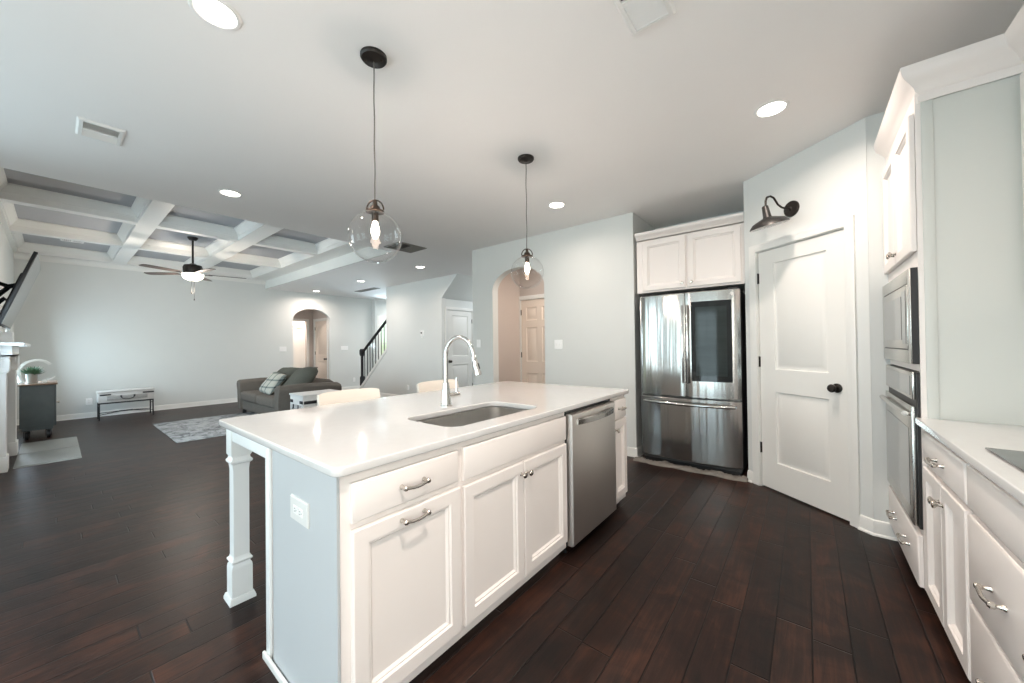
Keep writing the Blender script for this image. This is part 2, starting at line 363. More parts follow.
# fireplace wall (faces +Y)
wall('wall_fireplace', -5.0, -.44, -10.62, -.44, 0, LZ, holes=[[(-5.0-WF[1], WF[2]), (-5.0-WF[0], WF[2]), (-5.0-WF[0], WF[3]), (-5.0-WF[1], WF[3])], [(-5.0-WG[1], WG[2]), (-5.0-WG[0], WG[2]), (-5.0-WG[0], WG[3]), (-5.0-WG[1], WG[3])]])
wall('wall_breakfast', -5.0, -3.2, -5.0, -.44, holes=[[(WL[0]+3.2, WL[2]), (WL[1]+3.2, WL[2]), (WL[1]+3.2, WL[3]), (WL[0]+3.2, WL[3])]])
wall('wall_back', 1.05, -3.2, -5.12, -3.2, holes=[[(1.05-b, c), (1.05-a, c), (1.05-a, d), (1.05-b, d)] for a, b, c, d in (WB1, WB2)])
wall('wall_right', 1.05, 3.45, 1.05, -3.3, holes=[[(3.45-WR[1], WR[2]), (3.45-WR[0], WR[2]), (3.45-WR[0], WR[3]), (3.45-WR[1], WR[3])]])
# kitchen wall with arched opening, fridge alcove, pantry
wall('wall_kitchen', -4.02, 4.05, -1.494, 4.05, poly=wall_with_arch(2.526, CZ, .41, 1.325, 2.06, .29))
wall('wall_alcove_side', -1.494, 4.171, -1.494, 4.82, th=.1)
wall('wall_alcove_back', -1.6, 4.82, -.3, 4.82)
PA, PB = Vector((-.43, 3.96)), Vector((.3256, 3.34)); PD = (PB-PA).normalized(); PT = frame((PA.x, PA.y, 0), PD); PL_ = (PB-PA).length
wall('wall_pantry', PA.x, PA.y, PB.x, PB.y, poly=[(0, 0), (.125, 0), (.125, 2.055), (.838, 2.055), (.838, 0), (PL_, 0), (PL_, CZ), (0, CZ)])
wall('wall_alcove_right', -.43, 4.95, -.43, 3.962, th=.06)
wall('wall_oven', .3276, 3.34, 1.16, 3.34, th=.1)
struct(MB(PT).box((-.0, 0, -.8), (PL_+.05, CZ-.01, -.76)).build('wall_pantry_inside', hallm))
# stair wall with knee wall under the stair rail, closet wall and the sloped underside of the stairs
wall('wall_stair', -9.5, 5.15, -6.05, 5.15, poly=[(0, 0), (3.45, 0), (3.45, 2.284), (3.96, CZ), (1.37, CZ), (1.37, 1.19), (.06, .12), (0, .12)])
wall('wall_closet', -6.05, 5.271, -6.05, 8.4, 0, 2.278, poly=[(0, 0), (.04, 0), (.04, 2.05), (.80, 2.05), (.80, 0), (3.13, 0), (3.13, 2.278), (0, 2.278)])
m = MB(); m.faces([(-6.05, 5.271, 2.284), (-5.54, 5.271, CZ), (-5.54, 8.4, CZ), (-6.05, 8.4, 2.284), (-6.12, 5.271, 2.29), (-5.62, 5.271, CZ), (-5.62, 8.4, CZ), (-6.12, 8.4, 2.29)],
    [(0, 1, 2, 3), (4, 5, 6, 7), (0, 3, 7, 4), (1, 2, 6, 5), (0, 1, 5, 4), (3, 2, 6, 7)]); struct(m.build('ceiling_stair_underside', wallm))
struct(MB().box((-6.75, 5.3, 0), (-6.7, 8.3, 2.2)).build('wall_closet_inside', hallm))
# hall behind the kitchen arch
wall('wall_hall_left', -3.93, 8.3, -3.93, 4.171, th=.06, m=hallm)
wall('wall_passage_right', -4.02, 4.171, -4.02, 8.3, th=-.03)
wall('wall_hall_back', -3.93, 5.05, -1.4, 5.05, m=hallm, poly=[(0, 0), (.075, 0), (.075, 2.035), (.845, 2.035), (.845, 0), (2.53, 0), (2.53, CZ), (0, CZ)])
wall('wall_hall_behind_fridge', -1.494, 4.94, -1.494, 5.05, m=hallm)
struct(MB().box((-3.9, 5.7, 0), (-2.9, 5.74, 2.3)).build('wall_hall_inside', hallm))
# hall behind the far arch
wall('wall_far_hall_back', -11.67, 2.9, -11.67, 4.9, m=hallm, poly=[(0, 0), (1.02, 0), (1.02, 2.05), (1.82, 2.05), (1.82, 0), (2, 0), (2, CZ), (0, CZ)])
wall('wall_far_hall_right', -11.67, 4.9, -10.621, 4.9, m=hallm, poly=[(0, 0), (.12, 0), (.12, 2.05), (.90, 2.05), (.90, 0), (1.049, 0), (1.049, CZ), (0, CZ)])
wall('wall_far_hall_left', -10.621, 2.9, -11.67, 2.9, m=hallm)
wall('wall_far_room', -12.5, 2.8, -12.5, 5.3, m=trimm)
wall('wall_far_room_side', -12.5, 5.0, -11.8, 5.0, m=trimm)
struct(MB().box((-11.7, 5.4, 0), (-10.6, 5.44, 2.4)).build('wall_far_hall_inside', hallm))
area('far_room_lamp', (-11.95, 4.4, 2.45), (.2, .2), (-.3, 0, -1), 40, WARM)
area('far_hall_lamp', (-11.1, 3.9, 2.6), (.3, .3), (0, 0, -1), 3, WARM)
area('hall_fill', (-2.6, 4.6, 2.6), (.3, .3), (0, 0, -1), 20, WARM)  # bare fill without a fixture, added to brighten the arch hall
area('foyer_fill', (-9.4, 7.2, 2.6), (.5, .5), (0, 0, -1), 45, (1, .97, .93))  # no fixture here, unseen fill added to brighten the foyer
area('passage_fill', (-5.0, 6.9, 2.6), (.4, .4), (0, -.3, -1), 32, (.9, .95, 1))  # unseen cool fill added to brighten the closet door

# windows
def window(k, T, W, Hh, nx, ny, fr=.05):
    o = struct(MB(T).sweep([(0, 0), (W, 0), (W, Hh), (0, Hh)], [(-fr, .0), (.0, .0), (.0, -.05), (-fr, -.05)], closed=True).build('window_%d' % k, trimm))
    m = MB(T)
    for i in range(1, nx): m.box((W*i/nx-.012, fr, -.04), (W*i/nx+.012, Hh-fr, -.01))
    for i in range(1, ny): m.box((fr, Hh*i/ny-.012, -.039), (W-fr, Hh*i/ny+.012, -.011))
    if nx > 1 or ny > 1: m.build('muntin', trimm, o)
    MB(T).box((fr-.004, fr-.004, -.03), (W-fr+.004, Hh-fr+.004, -.024)).build('pane', pane_glass, o)
    MB(T).sweep([(0, 0), (W, 0), (W, Hh), (0, Hh)], [(0.0, .001), (.07, .001), (.07, .016), (.0, .02)], closed=True).build('casing', trimm, o)
window(1, frame((WB1[1], -3.2, WB1[2]), (-1, 0)), WB1[1]-WB1[0], WB1[3]-WB1[2], 2, 1)
window(2, frame((WB2[1], -3.2, WB2[2]), (-1, 0)), WB2[1]-WB2[0], WB2[3]-WB2[2], 2, 2)  # unseen window, made full height for light low in the aisle
window(3, frame((-5.0, WL[0], WL[2]), (0, 1)), WL[1]-WL[0], WL[3]-WL[2], 2, 2)
window(4, frame((WF[1], -.44, WF[2]), (-1, 0)), WF[1]-WF[0], WF[3]-WF[2], 1, 2)  # unseen window, added to let light into the living room
window(7, frame((WG[1], -.44, WG[2]), (-1, 0)), WG[1]-WG[0], WG[3]-WG[2], 2, 1)
window(5, frame((-10.32, 6.28, .55), (0, 1)), .88, 1.6, 2, 4)

window(6, frame((1.05, WR[1], WR[2]), (0, -1)), WR[1]-WR[0], WR[3]-WR[2], 2, 2)  # unseen window, added as the opening for the side fill

# baseboards
BB = [(0, 0), (.014, 0), (.014, .075), (.009, .092), (0, .098)]
QR = [(.0141, 0), (.027, 0), (.025, .009), (.0141, .016)]
def baseboard(name, path, side=1):
    p = path if side == 1 else path[::-1]
    m = MB(); m.sweep(p, BB); m.sweep(p, QR); struct(m.build(name, trimm))
baseboard('baseboard_living_far', [(-10.5, -.44), (-10.5, 3.91)])
baseboard('baseboard_far_right', [(-10.5, 4.875), (-10.5, 6.16)])
baseboard('baseboard_kitchen', [(-2.695, 4.05), (-1.494, 4.05), (-1.494, 4.2)])
baseboard('baseboard_pantry_left', [tuple(PA), tuple(PA+PD*.06)])
baseboard('baseboard_pantry_right', [tuple(PA+PD*.90), tuple(PB), (.44, 3.34)])
baseboard('baseboard_stair', [(-9.5, 5.15), (-6.05, 5.15)])
baseboard('baseboard_fireplace', [(-7.95, -.44), (-10.5, -.44)][::-1][::-1])
baseboard('baseboard_foyer', [(-10.32, 6.16), (-10.32, 8.4)])

# ------------------------------------------------------------------ doors of the house
CAS = [(0, 0), (.0, .010), (.012, .014), (.03, .012), (.05, .017), (.062, .015), (.062, 0)]
def house_door(k, T, W, Hd, panels, m, knob_u, hinge_u, knobv=.92, inset=.012, cas=True, hinges=(1.82, 1.09, .34)):
    """slab lies just inside the wall face; w=0 is the wall face"""
    d = struct(MB(T).box((.003, .012, -.04-inset), (W-.003, Hd-.003, -.014-inset)).build('door_%d' % k, m))
    b = MB(T); w0, w1 = -.0139-inset, -inset
    us = sorted({.003, W-.003} | {x for p in panels for x in p[:2]}); vs = sorted({.012, Hd-.003} | {x for p in panels for x in p[2:]})
    for i in range(len(us)-1):
        for j in range(len(vs)-1):
            cu, cv = (us[i]+us[i+1])/2, (vs[j]+vs[j+1])/2
            if any(p[0] < cu < p[1] and p[2] < cv < p[3] for p in panels): continue
            b.box((us[i], vs[j], w0), (us[i+1], vs[j+1], w1))
    b.build('stiles_and_rails', m, d)
    for p in panels:
        MB(T).rings(*p, [(0, w1), (.006, w1-.011), (.014, w1-.0125), (.024, w1-.012), (.05, w1-.003), (.054, w1-.0015)]).build('panel', m, d)
    kb = MB(T @ tr(knob_u, knobv, w1)).lathe([(.033, 0), (.033, .006), (.026, .011), (.012, .013), (.011, .03), (.02, .036), (.028, .048), (.029, .056), (.022, .066), (.001, .069)]).build('knob', bronze, d)
    for hv in hinges:
        h = MB(T); h.box((hinge_u-.012, hv-.045, w1-.004), (hinge_u+.012, hv+.045, w1+.002)); h.tube([(hinge_u, hv-.047, w1+.006), (hinge_u, hv+.047, w1+.006)], .006); h.build('hinge', bronze, d)
    if cas:
        c = MB(T); c.sweep([(W+.008, 0), (W+.008, Hd+.008), (-.008, Hd+.008), (-.008, 0)], CAS)
        for u in (-.0075, W+.0025): c.box((u, 0, -.115), (u+.005, Hd+.006, .0))
        c.box((-.0075, Hd+.001, -.115), (W+.0075, Hd+.006, 0)); c.build('casing', trimm, d)
    return d
two = lambda W: [(.145, W-.13, .24, .84), (.145, W-.13, 1.03, 1.93)]
six = lambda W: [(.105, W/2-.05, .20, .78), (W/2+.05, W-.105, .20, .78), (.105, W/2-.05, .98, 1.56), (W/2+.05, W-.105, .98, 1.56), (.105, W/2-.05, 1.68, 1.90), (W/2+.05, W-.105, 1.68, 1.90)]
house_door(1, PT @ tr(.130, 0, 0), .703, 2.047, two(.703), doorm, .703-.07, -.004, .928)
house_door(2, frame((-3.85, 5.05, 0), (1, 0)), .76, 2.03, six(.76), creamm, .69, -.004)
house_door(3, frame((-6.05, 5.315, 0), (0, 1)), .75, 2.04, two(.75), doorm, .06, .754)
house_door(4, frame((-11.545, 4.9, 0), (1, 0)), .77, 2.04, two(.77), creamm, .70, -.004)
c = MB(frame((-11.67, 3.925, 0), (0, 1))); c.sweep([(.795, 0), (.795, 2.047), (-.002, 2.047), (-.002, 0)], CAS); struct(c.build('trim_6', trimm))

# ------------------------------------------------------------------ island
ZT, TH = .90, .03
CF = -1.135                                                   # face-frame plane of the island cabinets
def pull(mb_T, u, v, w, L, parent, mtl=nickel):
    b = MB(mb_T @ tr(u, v, w)); h = L/2
    for sgn in (-1, 1):
        b.lathe([(.0085, 0), (.0085, .003), (.006, .007), (.0055, .018), (.009, .022), (.0095, .03), (.006, .0345), (.001, .035)], tr(sgn*h, 0, 0), 14)
    b.tube([(-h, 0, .027), (-h*.8, -.001, .029), (-h*.4, -.004, .031), (0, -.005, .032), (h*.4, -.004, .031), (h*.8, -.001, .029), (h, 0, .027)], [.0062, .006, .0056, .0056, .0056, .006, .0062], 10)
    return b.build('pull', mtl, parent)
def knob(mb_T, u, v, w, parent, mtl=nickel):
    return MB(mb_T @ tr(u, v, w)).lathe([(.009, 0), (.006, .003), (.005, .013), (.009, .018), (.0145, .022), (.0155, .027), (.012, .031), (.001, .033)], None, 18).build('knob', mtl, parent)
DOORP = [(0, 0), (0, .016), (.004, .0195), (.052, .0195), (.053, .0175), (.057, .0115), (.063, .0125), (.067, .0075), (.071, .0035), (.086, .0035)]
def cab_door(T, u0, u1, v0, v1, parent, name='door', w=0.0015, m=cabm):
    return MB(T).rings(u0, u1, v0, v1, [(i, w+k) for i, k in DOORP], cap0=True).build(name, m, parent)
def cab_drawer(T, u0, u1, v0, v1, parent, name='drawer_front', w=0.0015, m=cabm):
    return MB(T).rings(u0, u1, v0, v1, [(0, w), (0, w+.013), (.004, w+.018), (.008, w+.0195)], cap0=True).build(name, m, parent)
def carcass(T, W, h, d, parent, toe=.055, toein=.05, m=cabm, z0=None):
    b = MB(T)
    b.box((0, toe, -.019), (W, h, 0)); b.box((0, toe, -d), (.018, h-.002, -.0195)); b.box((W-.018, toe, -d), (W, h-.002, -.0195))
    b.box((.0185, toe, -d), (W-.0185, toe+.018, -.0195)); b.box((.0185, toe+.0185, -d), (W-.0185, h-.002, -d+.012))
    b.box((0, 0, -toein-.015), (W, toe-.0005, -toein)); b.box((0, 0, -d), (.018, toe-.0005, -toein-.0155)); b.box((W-.018, 0, -d), (W, toe-.0005, -toein-.0155))
    return b.build('cabinet_box', m, parent)
def cabinet(label, o, u, W, h, d, group, **k):
    T = frame(o, u); t = thing('base_cabinet', label, 'cabinet', o, 0, group); carcass(T, W, h, d, t, **k); return t, T
HB = ZT-TH
Y0 = .552
t, T = cabinet('white island base cabinet with one drawer above a pull-out door, at the near end', (CF, Y0, 0), (0, 1), .497, HB, .58, 'island base cabinets')
f = cab_drawer(T, .03, .480, .708, .835, t); pull(T, .255, .772, .021, .096, f)
f = cab_door(T, .03, .488, .100, .685, t); pull(T, .255, .655, .021, .096, f)
t, T = cabinet('wide white island sink cabinet with a plain false front over two doors', (CF, Y0+.4975, 0), (0, 1), .855, HB, .58, 'island base cabinets')
cab_drawer(T, .012, .843, .700, .840, t, 'false_front')
f = cab_door(T, .012, .420, .100, .678, t); knob(T, .398, .622, .021, f)
f = cab_door(T, .427, .843, .100, .678, t); knob(T, .449, .620, .021, f)
t, T = cabinet('narrow white island base cabinet beyond the dishwasher, small drawer over a slim door', (CF, 2.567, 0), (0, 1), .262, HB, .58, 'island base cabinets')
f = cab_drawer(T, .012, .25, .700, .840, t); pull(T, .13, .772, .021, .076, f)
f = cab_door(T, .012, .25, .100, .685, t); knob(T, .035, .62, .021, f)
# dishwasher
T = frame((CF, 1.912, 0), (0, 1)); t = thing('dishwasher', 'stainless steel dishwasher with curved bar handle set into the island', 'dishwasher', (CF, 1.912, 0))
MB(T).box((.006, .056, -.55), (.644, .862, .0)).build('tub', blackpl, t)
MB(T).box((.006, 0, -.10), (.644, .0555, -.055)).build('toe_panel', blackpl, t)
d = MB(T)
d.rings(.008, .642, .058, .845, [(0, .0012), (0, .03), (.006, .042), (.012, .045)], cap0=True); dw = d.build('door', dwsteel, t)
h = MB(T); pts = [(.06+.52*i/12, .795-.0*math.sin(PI*i/12), .045+.032*math.sin(PI*i/12)**.6) for i in range(13)]
L = []
for p in pts: L.append([(p[0], p[1]-.022, p[2]), (p[0], p[1]-.016, p[2]+.012), (p[0], p[1]+.012, p[2]+.012), (p[0], p[1]+.018, p[2]-.001)])
h.loops(L); h.build('handle', steel, dw)
f = MB(T); f.lathe([(.012, 0), (.012, .01), (.006, .012), (.006, .05)], tr(.03, 0, -.03) @ rot('X', -90), 12); f.build('foot', black_iron, t)
# end panel, back panel, legs, apron
t = thing('kitchen_island', 'white panelled end and back of the island with square legs under the overhang', 'island frame', (-1.8, 1.7, 0))
T = frame((-1.74, .5505, 0), (1, 0))
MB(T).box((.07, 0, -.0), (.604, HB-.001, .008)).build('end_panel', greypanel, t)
MB(T).box((0, 0, -.0), (.04, HB-.001, .012), .003).build('corner_strip', panelm, t)
MB(T).box((-.008, 0, .0125), (.604, .03, .024), .004).build('base_moulding', trimm, t)
bp = MB().box((-1.74, .551, 0), (-1.7205, 2.829, HB-.001)).build('back_panel', panelm, t)
for y in (.6, 1.16, 1.72, 2.28):
    MB(frame((-1.7405, y+.5, 0), (0, -1))).rings(0, .5, .16, .80, [(0, .0), (0, .012), (.008, .014), (.03, .012), (.034, .002)], cap0=True).build('applied_moulding', panelm, bp)
for yc in (.587, 2.74):
    xc = -2.264
    prof = [(.055, 0), (.055, .012), (.049, .030), (.0432, .032), (.0432, .165), (.041, .178), (.036, .186), (.036, .192), (.044, .199), (.044, .205), (.036, .213), (.033, .225), (.033, .655), (.035, .672), (.036, .684), (.045, .692), (.046, .702), (.038, .712), (.037, .722), (.0432, .732), (.0432, HB-.001)]
    sq = lambda lo, hi: MB(tr(xc, yc, 0)).loops([[(-r, -r, z), (r, -r, z), (r, r, z), (-r, r, z)] for r, z in prof[lo:hi]])
    lg = sq(11, 14).build('leg', panelm, t)
    sq(0, 3).build('foot_block', panelm, lg); sq(3, 12).build('base_block', panelm, lg); sq(13, len(prof)).build('top_block', panelm, lg)
MB().box((-2.22, .5475, .805), (-1.741, .566, HB-.001), .002).build('apron', panelm, t)
MB().box((-2.275, .632, .825), (-2.255, 2.695, HB-.001), .002).build('apron', panelm, t)
# worktop with sink cut-out
SX0, SX1, SY0, SY1 = -1.60, -1.225, 1.10, 1.79
hole = rrect(SX0, SX1, SY0, SY1, .07)
o = extr('island_countertop', rrect(-2.375, -1.10, .522, 2.862, .035, 6), [hole], TH, quartz, tr(0, 0, HB), bevel=.005)
tag(o, 'white quartz island countertop with rounded corners and sink cut-out', 'countertop')
# sink
t = thing('kitchen_sink', 'undermounted stainless steel sink in the white island', 'sink', ((SX0+SX1)/2, (SY0+SY1)/2, HB))
zs = [(0.012, HB-.0005), (-.002, HB-.0005), (-.002, .72), (.012, .685), (.04, .672), (.10, .668)]
MB().loops([[(x, y, z) for x, y in rrect(SX0-i+.0 if i < 0 else SX0+i, SX1+i if i < 0 else SX1-i, SY0-i if i < 0 else SY0+i, SY1+i if i < 0 else SY1-i, max(.02, .07-abs(i)*.5))] for i, z in [(-.02, HB-.001), (-.003, HB-.001), (.0, .86), (.003, .72), (.014, .69), (.035, .676), (.09, .670), (.16, .666)]], True, False, True).build('bowl', sinksteel, t)
MB(tr((SX0+SX1)/2, (SY0+SY1)/2, .667)).lathe([(.043, 0), (.043, .004), (.036, .005), (.034, .001), (.01, .002), (.001, .003)]).build('drain', chrome, t)
# faucet
fx, fy = -1.712, 1.487
t = thing('kitchen_faucet', 'tall chrome gooseneck pull-down faucet behind the island sink', 'faucet', (fx, fy, ZT))
MB(tr(fx, fy, ZT)).lathe([(.036, 0), (.036, .006), (.032, .010), (.030, .03), (.024, .09), (.019, .13), (.0175, .14), (.0135, .142)]).build('base', chrome, t)
neck = [(0, 0, .14), (0, 0, .30)]
R = .090; dx, dy = math.cos(math.radians(22)), math.sin(math.radians(22))
for i in range(1, 17):
    a = PI-PI*.92*i/16; neck.append((dx*(R+R*math.cos(a)), dy*(R+R*math.cos(a)), .30+.115*math.sin(a)))
ex, ey, ez = neck[-1]
neck.append((ex+.006*dx, ey+.006*dy, ez-.03))
MB(tr(fx, fy, ZT)).tube(neck, .0125, 16).build('neck', chrome, t)
ex, ey, ez = neck[-1]
MB(tr(fx+ex, fy+ey, ZT+ez) @ rot('Z', 22) @ rot('Y', 166)).lathe([(.0135, -.004), (.016, 0), (.016, .03), (.018, .06), (.0215, .10), (.0215, .112), (.018, .116), (.001, .116)]).build('spray_head', chrome, t)
MB(tr(fx+ex, fy+ey, ZT+ez) @ rot('Z', 22) @ rot('Y', 166)).box((-.022, -.005, .045), (-.015, .005, .08), .002).build('spray_button', blackpl, t)
b = MB(tr(fx, fy, ZT)); b.tube([(0, .015, .06), (.004, .10, .06)], .0135, 16); b.tube([(.004, .083, .062), (.004, .084, .10), (.002, .085, .165)], [.006, .005, .004], 10); b.build('lever_handle', chrome, t)
# outlet on the island end
def cover_plate(T, W, Hh, label, cat, name, kind, group=None):
    t = thing(name, label, cat, T.translation, 0, group)
    MB(T).rings(-W/2, W/2, -Hh/2, Hh/2, [(0, .0), (0, .004), (.004, .008)], cap0=True).build('plate', mat('ivory_plate', (.70, .70, .68), .35, var=.01) if kind == 'duplex_h' else mat('bright_white_plate', (.92, .92, .91), .3, var=.01), t)
    if kind == 'duplex_h':
        for u in (-.022, .022):
            MB(T).rings(u-.017, u+.017, -.014, .014, [(0, .0075), (0, .0095), (.002, .010)], cap0=True).build('socket', plate, t)
            b = MB(T); b.box((u-.008, .004, .0099), (u+.002, .006, .0104)); b.box((u-.008, -.006, .0099), (u+.002, -.004, .0104)); b.box((u+.007, -.002, .0099), (u+.011, .002, .0104)); b.build('slot', blackpl, t)
    elif kind == 'duplex':
        for v in (-.02, .02):
            MB(T).rings(-.016, .016, v-.013, v+.013, [(0, .0075), (0, .0095), (.002, .010)], cap0=True).build('socket', plate, t)
    elif kind.startswith('switch'):
        n = int(kind[-1])
        for i in range(n):
            u = (i-(n-1)/2)*.046
            MB(T).rings(u-.006, u+.006, -.014, .014, [(0, .0075), (0, .012), (.002, .0135)], cap0=True).build('toggle', plate, t)
    return t
cover_plate(frame((-1.402, .5422, .689), (1, 0)), .145, .085, 'white plug outlet turned sideways on the end of the island', 'outlet', 'wall_outlet', 'duplex_h')
# stools tucked under the overhang
def stool(yc, label, rz=0, xc=-2.33):
    t = thing('bar_stool', label, 'stool', (xc, yc, 0), math.radians(rz), 'cream stools at the island')
    T0 = FRM[t.name]
    B = lambda: MB(T0)
    L = []
    for i in range(13):                                        # slightly dished, raked backrest slab
        y = -.225+.45*i/12; bow = .045*(1-(y/.225)**2)
        top = .952-.012*abs(y/.225)**8
        L.append([(-.165-bow, y, .66), (-.20-bow, y, .80), (-.225-bow, y, top-.012), (-.232-bow, y, top), (-.246-bow, y, top), (-.252-bow, y, top-.012), (-.226-bow, y, .80), (-.19-bow, y, .66)])
    B().loops(L).build('backrest', stoolm, t)
    B().box((-.20, -.215, .615), (.20, .215, .665), .018, seg=3).build('seat', stoolm, t)
    for sx in (-1, 1):
        for sy in (-1, 1):
            B().loops([[(sx*a-k, sy*b-k, z), (sx*a+k, sy*b-k, z), (sx*a+k, sy*b+k, z), (sx*a-k, sy*b+k, z)] for a, b, k, z in ((.20, .20, .013, 0), (.165, .17, .018, .614))]).build('leg', black_iron, t)
    b = B()
    for sy in (-1, 1): b.box((-.17, sy*.183-.009, .24), (.17, sy*.183+.009, .262))
    b.box((.175, -.172, .20), (.193, .172, .222)); b.build('footrest', black_iron, t)
stool(1.33, 'cream stool at the island nearest to the camera, backrest just above the countertop', 0)
stool(2.14, 'cream stool farther along the island, its backrest seen behind the faucet', 0)

# ------------------------------------------------------------------ right run: base cabinets, worktop, cooktop, tower
RF = .434
def right_cab(y1, W, label):
    return cabinet(label, (RF, y1, 0), (0, -1), W, HB, .60, 'base cabinets of the right-hand run')
CR = [(0, 0), (.0, .012), (.012, .02), (.018, .035), (.035, .052), (.052, .066), (.062, .082), (.066, .1), (.066, .112), (-.01, .112), (-.01, 0)]
def std(t, T, W):
    f = cab_drawer(T, .012, W-.012, .700, .840, t); pull(T, W/2+.005, .765, .021, .096, f)
    h = W/2
    f = cab_door(T, .012, h-.003, .100, .678, t); knob(T, h-.025, .602, .021, f)
    f = cab_door(T, h+.003, W-.012, .100, .678, t); knob(T, h+.025, .602, .021, f)
t, T = right_cab(2.537, .60, 'white base cabinet beside the oven tower, drawer over two knobbed doors'); std(t, T, .60)
t, T = right_cab(1.9365, .86, 'white base cabinet under the black cooktop with wide stacked drawers')
cab_drawer(T, .012, .848, .700, .840, t, 'false_front')
f = cab_drawer(T, .012, .848, .392, .678, t); pull(T, .27, .53, .021, .10, f); pull(T, .59, .53, .021, .10, f)
f = cab_drawer(T, .012, .848, .100, .378, t); pull(T, .27, .245, .021, .10, f); pull(T, .59, .245, .021, .10, f)
t, T = right_cab(1.076, .60, 'white base cabinet at the near end of the right-hand run'); std(t, T, .60)
o = extr('counter_worktop', rrect(.394, 1.049, .46, 2.538, .006, 3), [], TH, quartz, tr(0, 0, HB), bevel=.004)
tag(o, 'white quartz worktop along the right wall holding the cooktop', 'countertop')
t = thing('cooktop', 'black glass cooktop set flush in the right-hand worktop', 'cooktop', (.72, 1.5, ZT))
MB().box((.455, 1.13, ZT+.0005), (.975, 1.925, ZT+.007), .002).build('glass_top', blackgl, t)
for x, y, r in ((.59, 1.32, .085), (.59, 1.73, .07), (.84, 1.32, .07), (.84, 1.73, .085)): MB().tube([(x+r*math.cos(2*PI*i/40), y+r*math.sin(2*PI*i/40), ZT+.0072) for i in range(40)], .0008, 4, True).build('burner_ring', ventdark, t)
# oven tower
TY0, TY1, TF, TZ = 2.54, 3.338, .434, 2.425
t = thing('oven_tower_cabinet', 'tall white cabinet tower housing microwave and wall oven beside the pantry', 'cabinet', (.74, 2.93, 0))
T = frame((TF, TY1, 0), (0, -1)); TW = TY1-TY0
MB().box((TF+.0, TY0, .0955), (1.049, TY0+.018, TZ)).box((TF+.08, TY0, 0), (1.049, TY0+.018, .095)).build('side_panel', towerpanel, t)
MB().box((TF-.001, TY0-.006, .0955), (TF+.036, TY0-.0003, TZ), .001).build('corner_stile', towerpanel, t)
b = MB(T); b.box((0, .095, -.62), (.018, TZ, -.0005)); b.box((.019, TZ-.018, -.62), (TW-.019, TZ, -.0005)); b.box((.019, .095, -.62), (TW-.019, TZ-.019, -.60)); b.box((0, 0, -.085), (TW-.019, .094, -.07)); b.build('cabinet_box', cabm, t)
b = MB(T)                                                    # face frame
b.box((0, .095, 0), (.03, TZ, .019)); b.box((TW-.028, .095, 0), (TW, TZ, .019))
for z0, z1 in ((.095, .115), (.325, .37), (1.115, 1.155), (1.615, 1.70), (TZ-.07, TZ)): b.box((.03, z0, 0), (TW-.028, z1, .0185))
b.build('face_frame', cabm, t)
h = (TW-.012)/2
f = cab_door(T, .006, .006+h-.003, 1.685, 2.335, t, w=.0205); knob(T, h-.02, 1.74, .041, f)
f = cab_door(T, .006+h+.003, TW-.010, 1.685, 2.335, t, w=.0205); knob(T, h+.034, 1.74, .041, f)
f = cab_drawer(T, .006, TW-.010, .10, .340, t, w=.0205); pull(T, .235, .228, .041, .096, f); pull(T, .575, .228, .041, .096, f)
b = MB()
b.sweep([(TF-.007, TY1), (TF-.007, TY0-.007), (.726, TY0-.007)], [(o_, TZ-.025+k*1.18) for o_, k in CR]); b.sweep([(TF-.006, TY1), (TF-.006, TY0-.0065), (.7265, TY0-.0065)], [(0, TZ-.05), (.006, TZ-.05), (.006, TZ-.02), (0, TZ-.02)]); b.build('crown_moulding', cabm, t)
# upper wall cabinet running toward the camera over the worktop
t = thing('wall_cabinet', 'white wall cabinet over the right-hand worktop at the frame edge', 'cabinet', (.885, 1.5, 1.37), 0)
T = frame((.728, TY0-.010, 1.40), (0, -1))
MB(T).box((0, 0, -.32), (1.0, TZ-1.40, 0)).build('cabinet_box', cabm, t)
MB().sweep([(.727, TY0-.0105), (.727, TY0-1.01)], [(o_, TZ-.025+k*1.18) for o_, k in CR]).build('crown_moulding', cabm, t)
cab_door(T, .02, .495, .01, .96, t); cab_door(T, .505, .98, .01, .96, t)
# microwave
T = frame((TF, TY1, 0), (0, -1))
t = thing('microwave', 'built-in stainless microwave with trim kit above the wall oven', 'microwave', (TF, 2.93, 1.155))
MB(T).box((.035, 1.157, -.4), (TW-.035, 1.59, .0185)).build('housing', blackpl, t)
MB(T).box((.0, 1.150, .0195), (TW-.008, 1.608, .0425)).build('trim_body', blackpl, t)
b = MB(T); fr = .043
b.box((.0, 1.150, fr), (.055, 1.608, fr+.004), .001); b.box((TW-.060, 1.150, fr), (TW-.008, 1.608, fr+.004), .001); b.box((.0555, 1.541, fr), (TW-.0605, 1.608, fr+.004), .001); b.box((.0555, 1.150, fr), (TW-.0605, 1.215, fr+.004), .001); b.build('trim_kit', ovensteel, t)
d = MB(T).box((.060, 1.221, fr), (TW-.065, 1.535, fr+.006), .002).build('door', ovensteel, t)
MB(T).box((.10, 1.265, fr+.0065), (TW-.20, 1.49, fr+.008)).build('window', ovengl, d)
MB(T).box((TW-.18, 1.245, fr+.0065), (TW-.095, 1.51, fr+.008)).build('control_panel', ovengl, t)
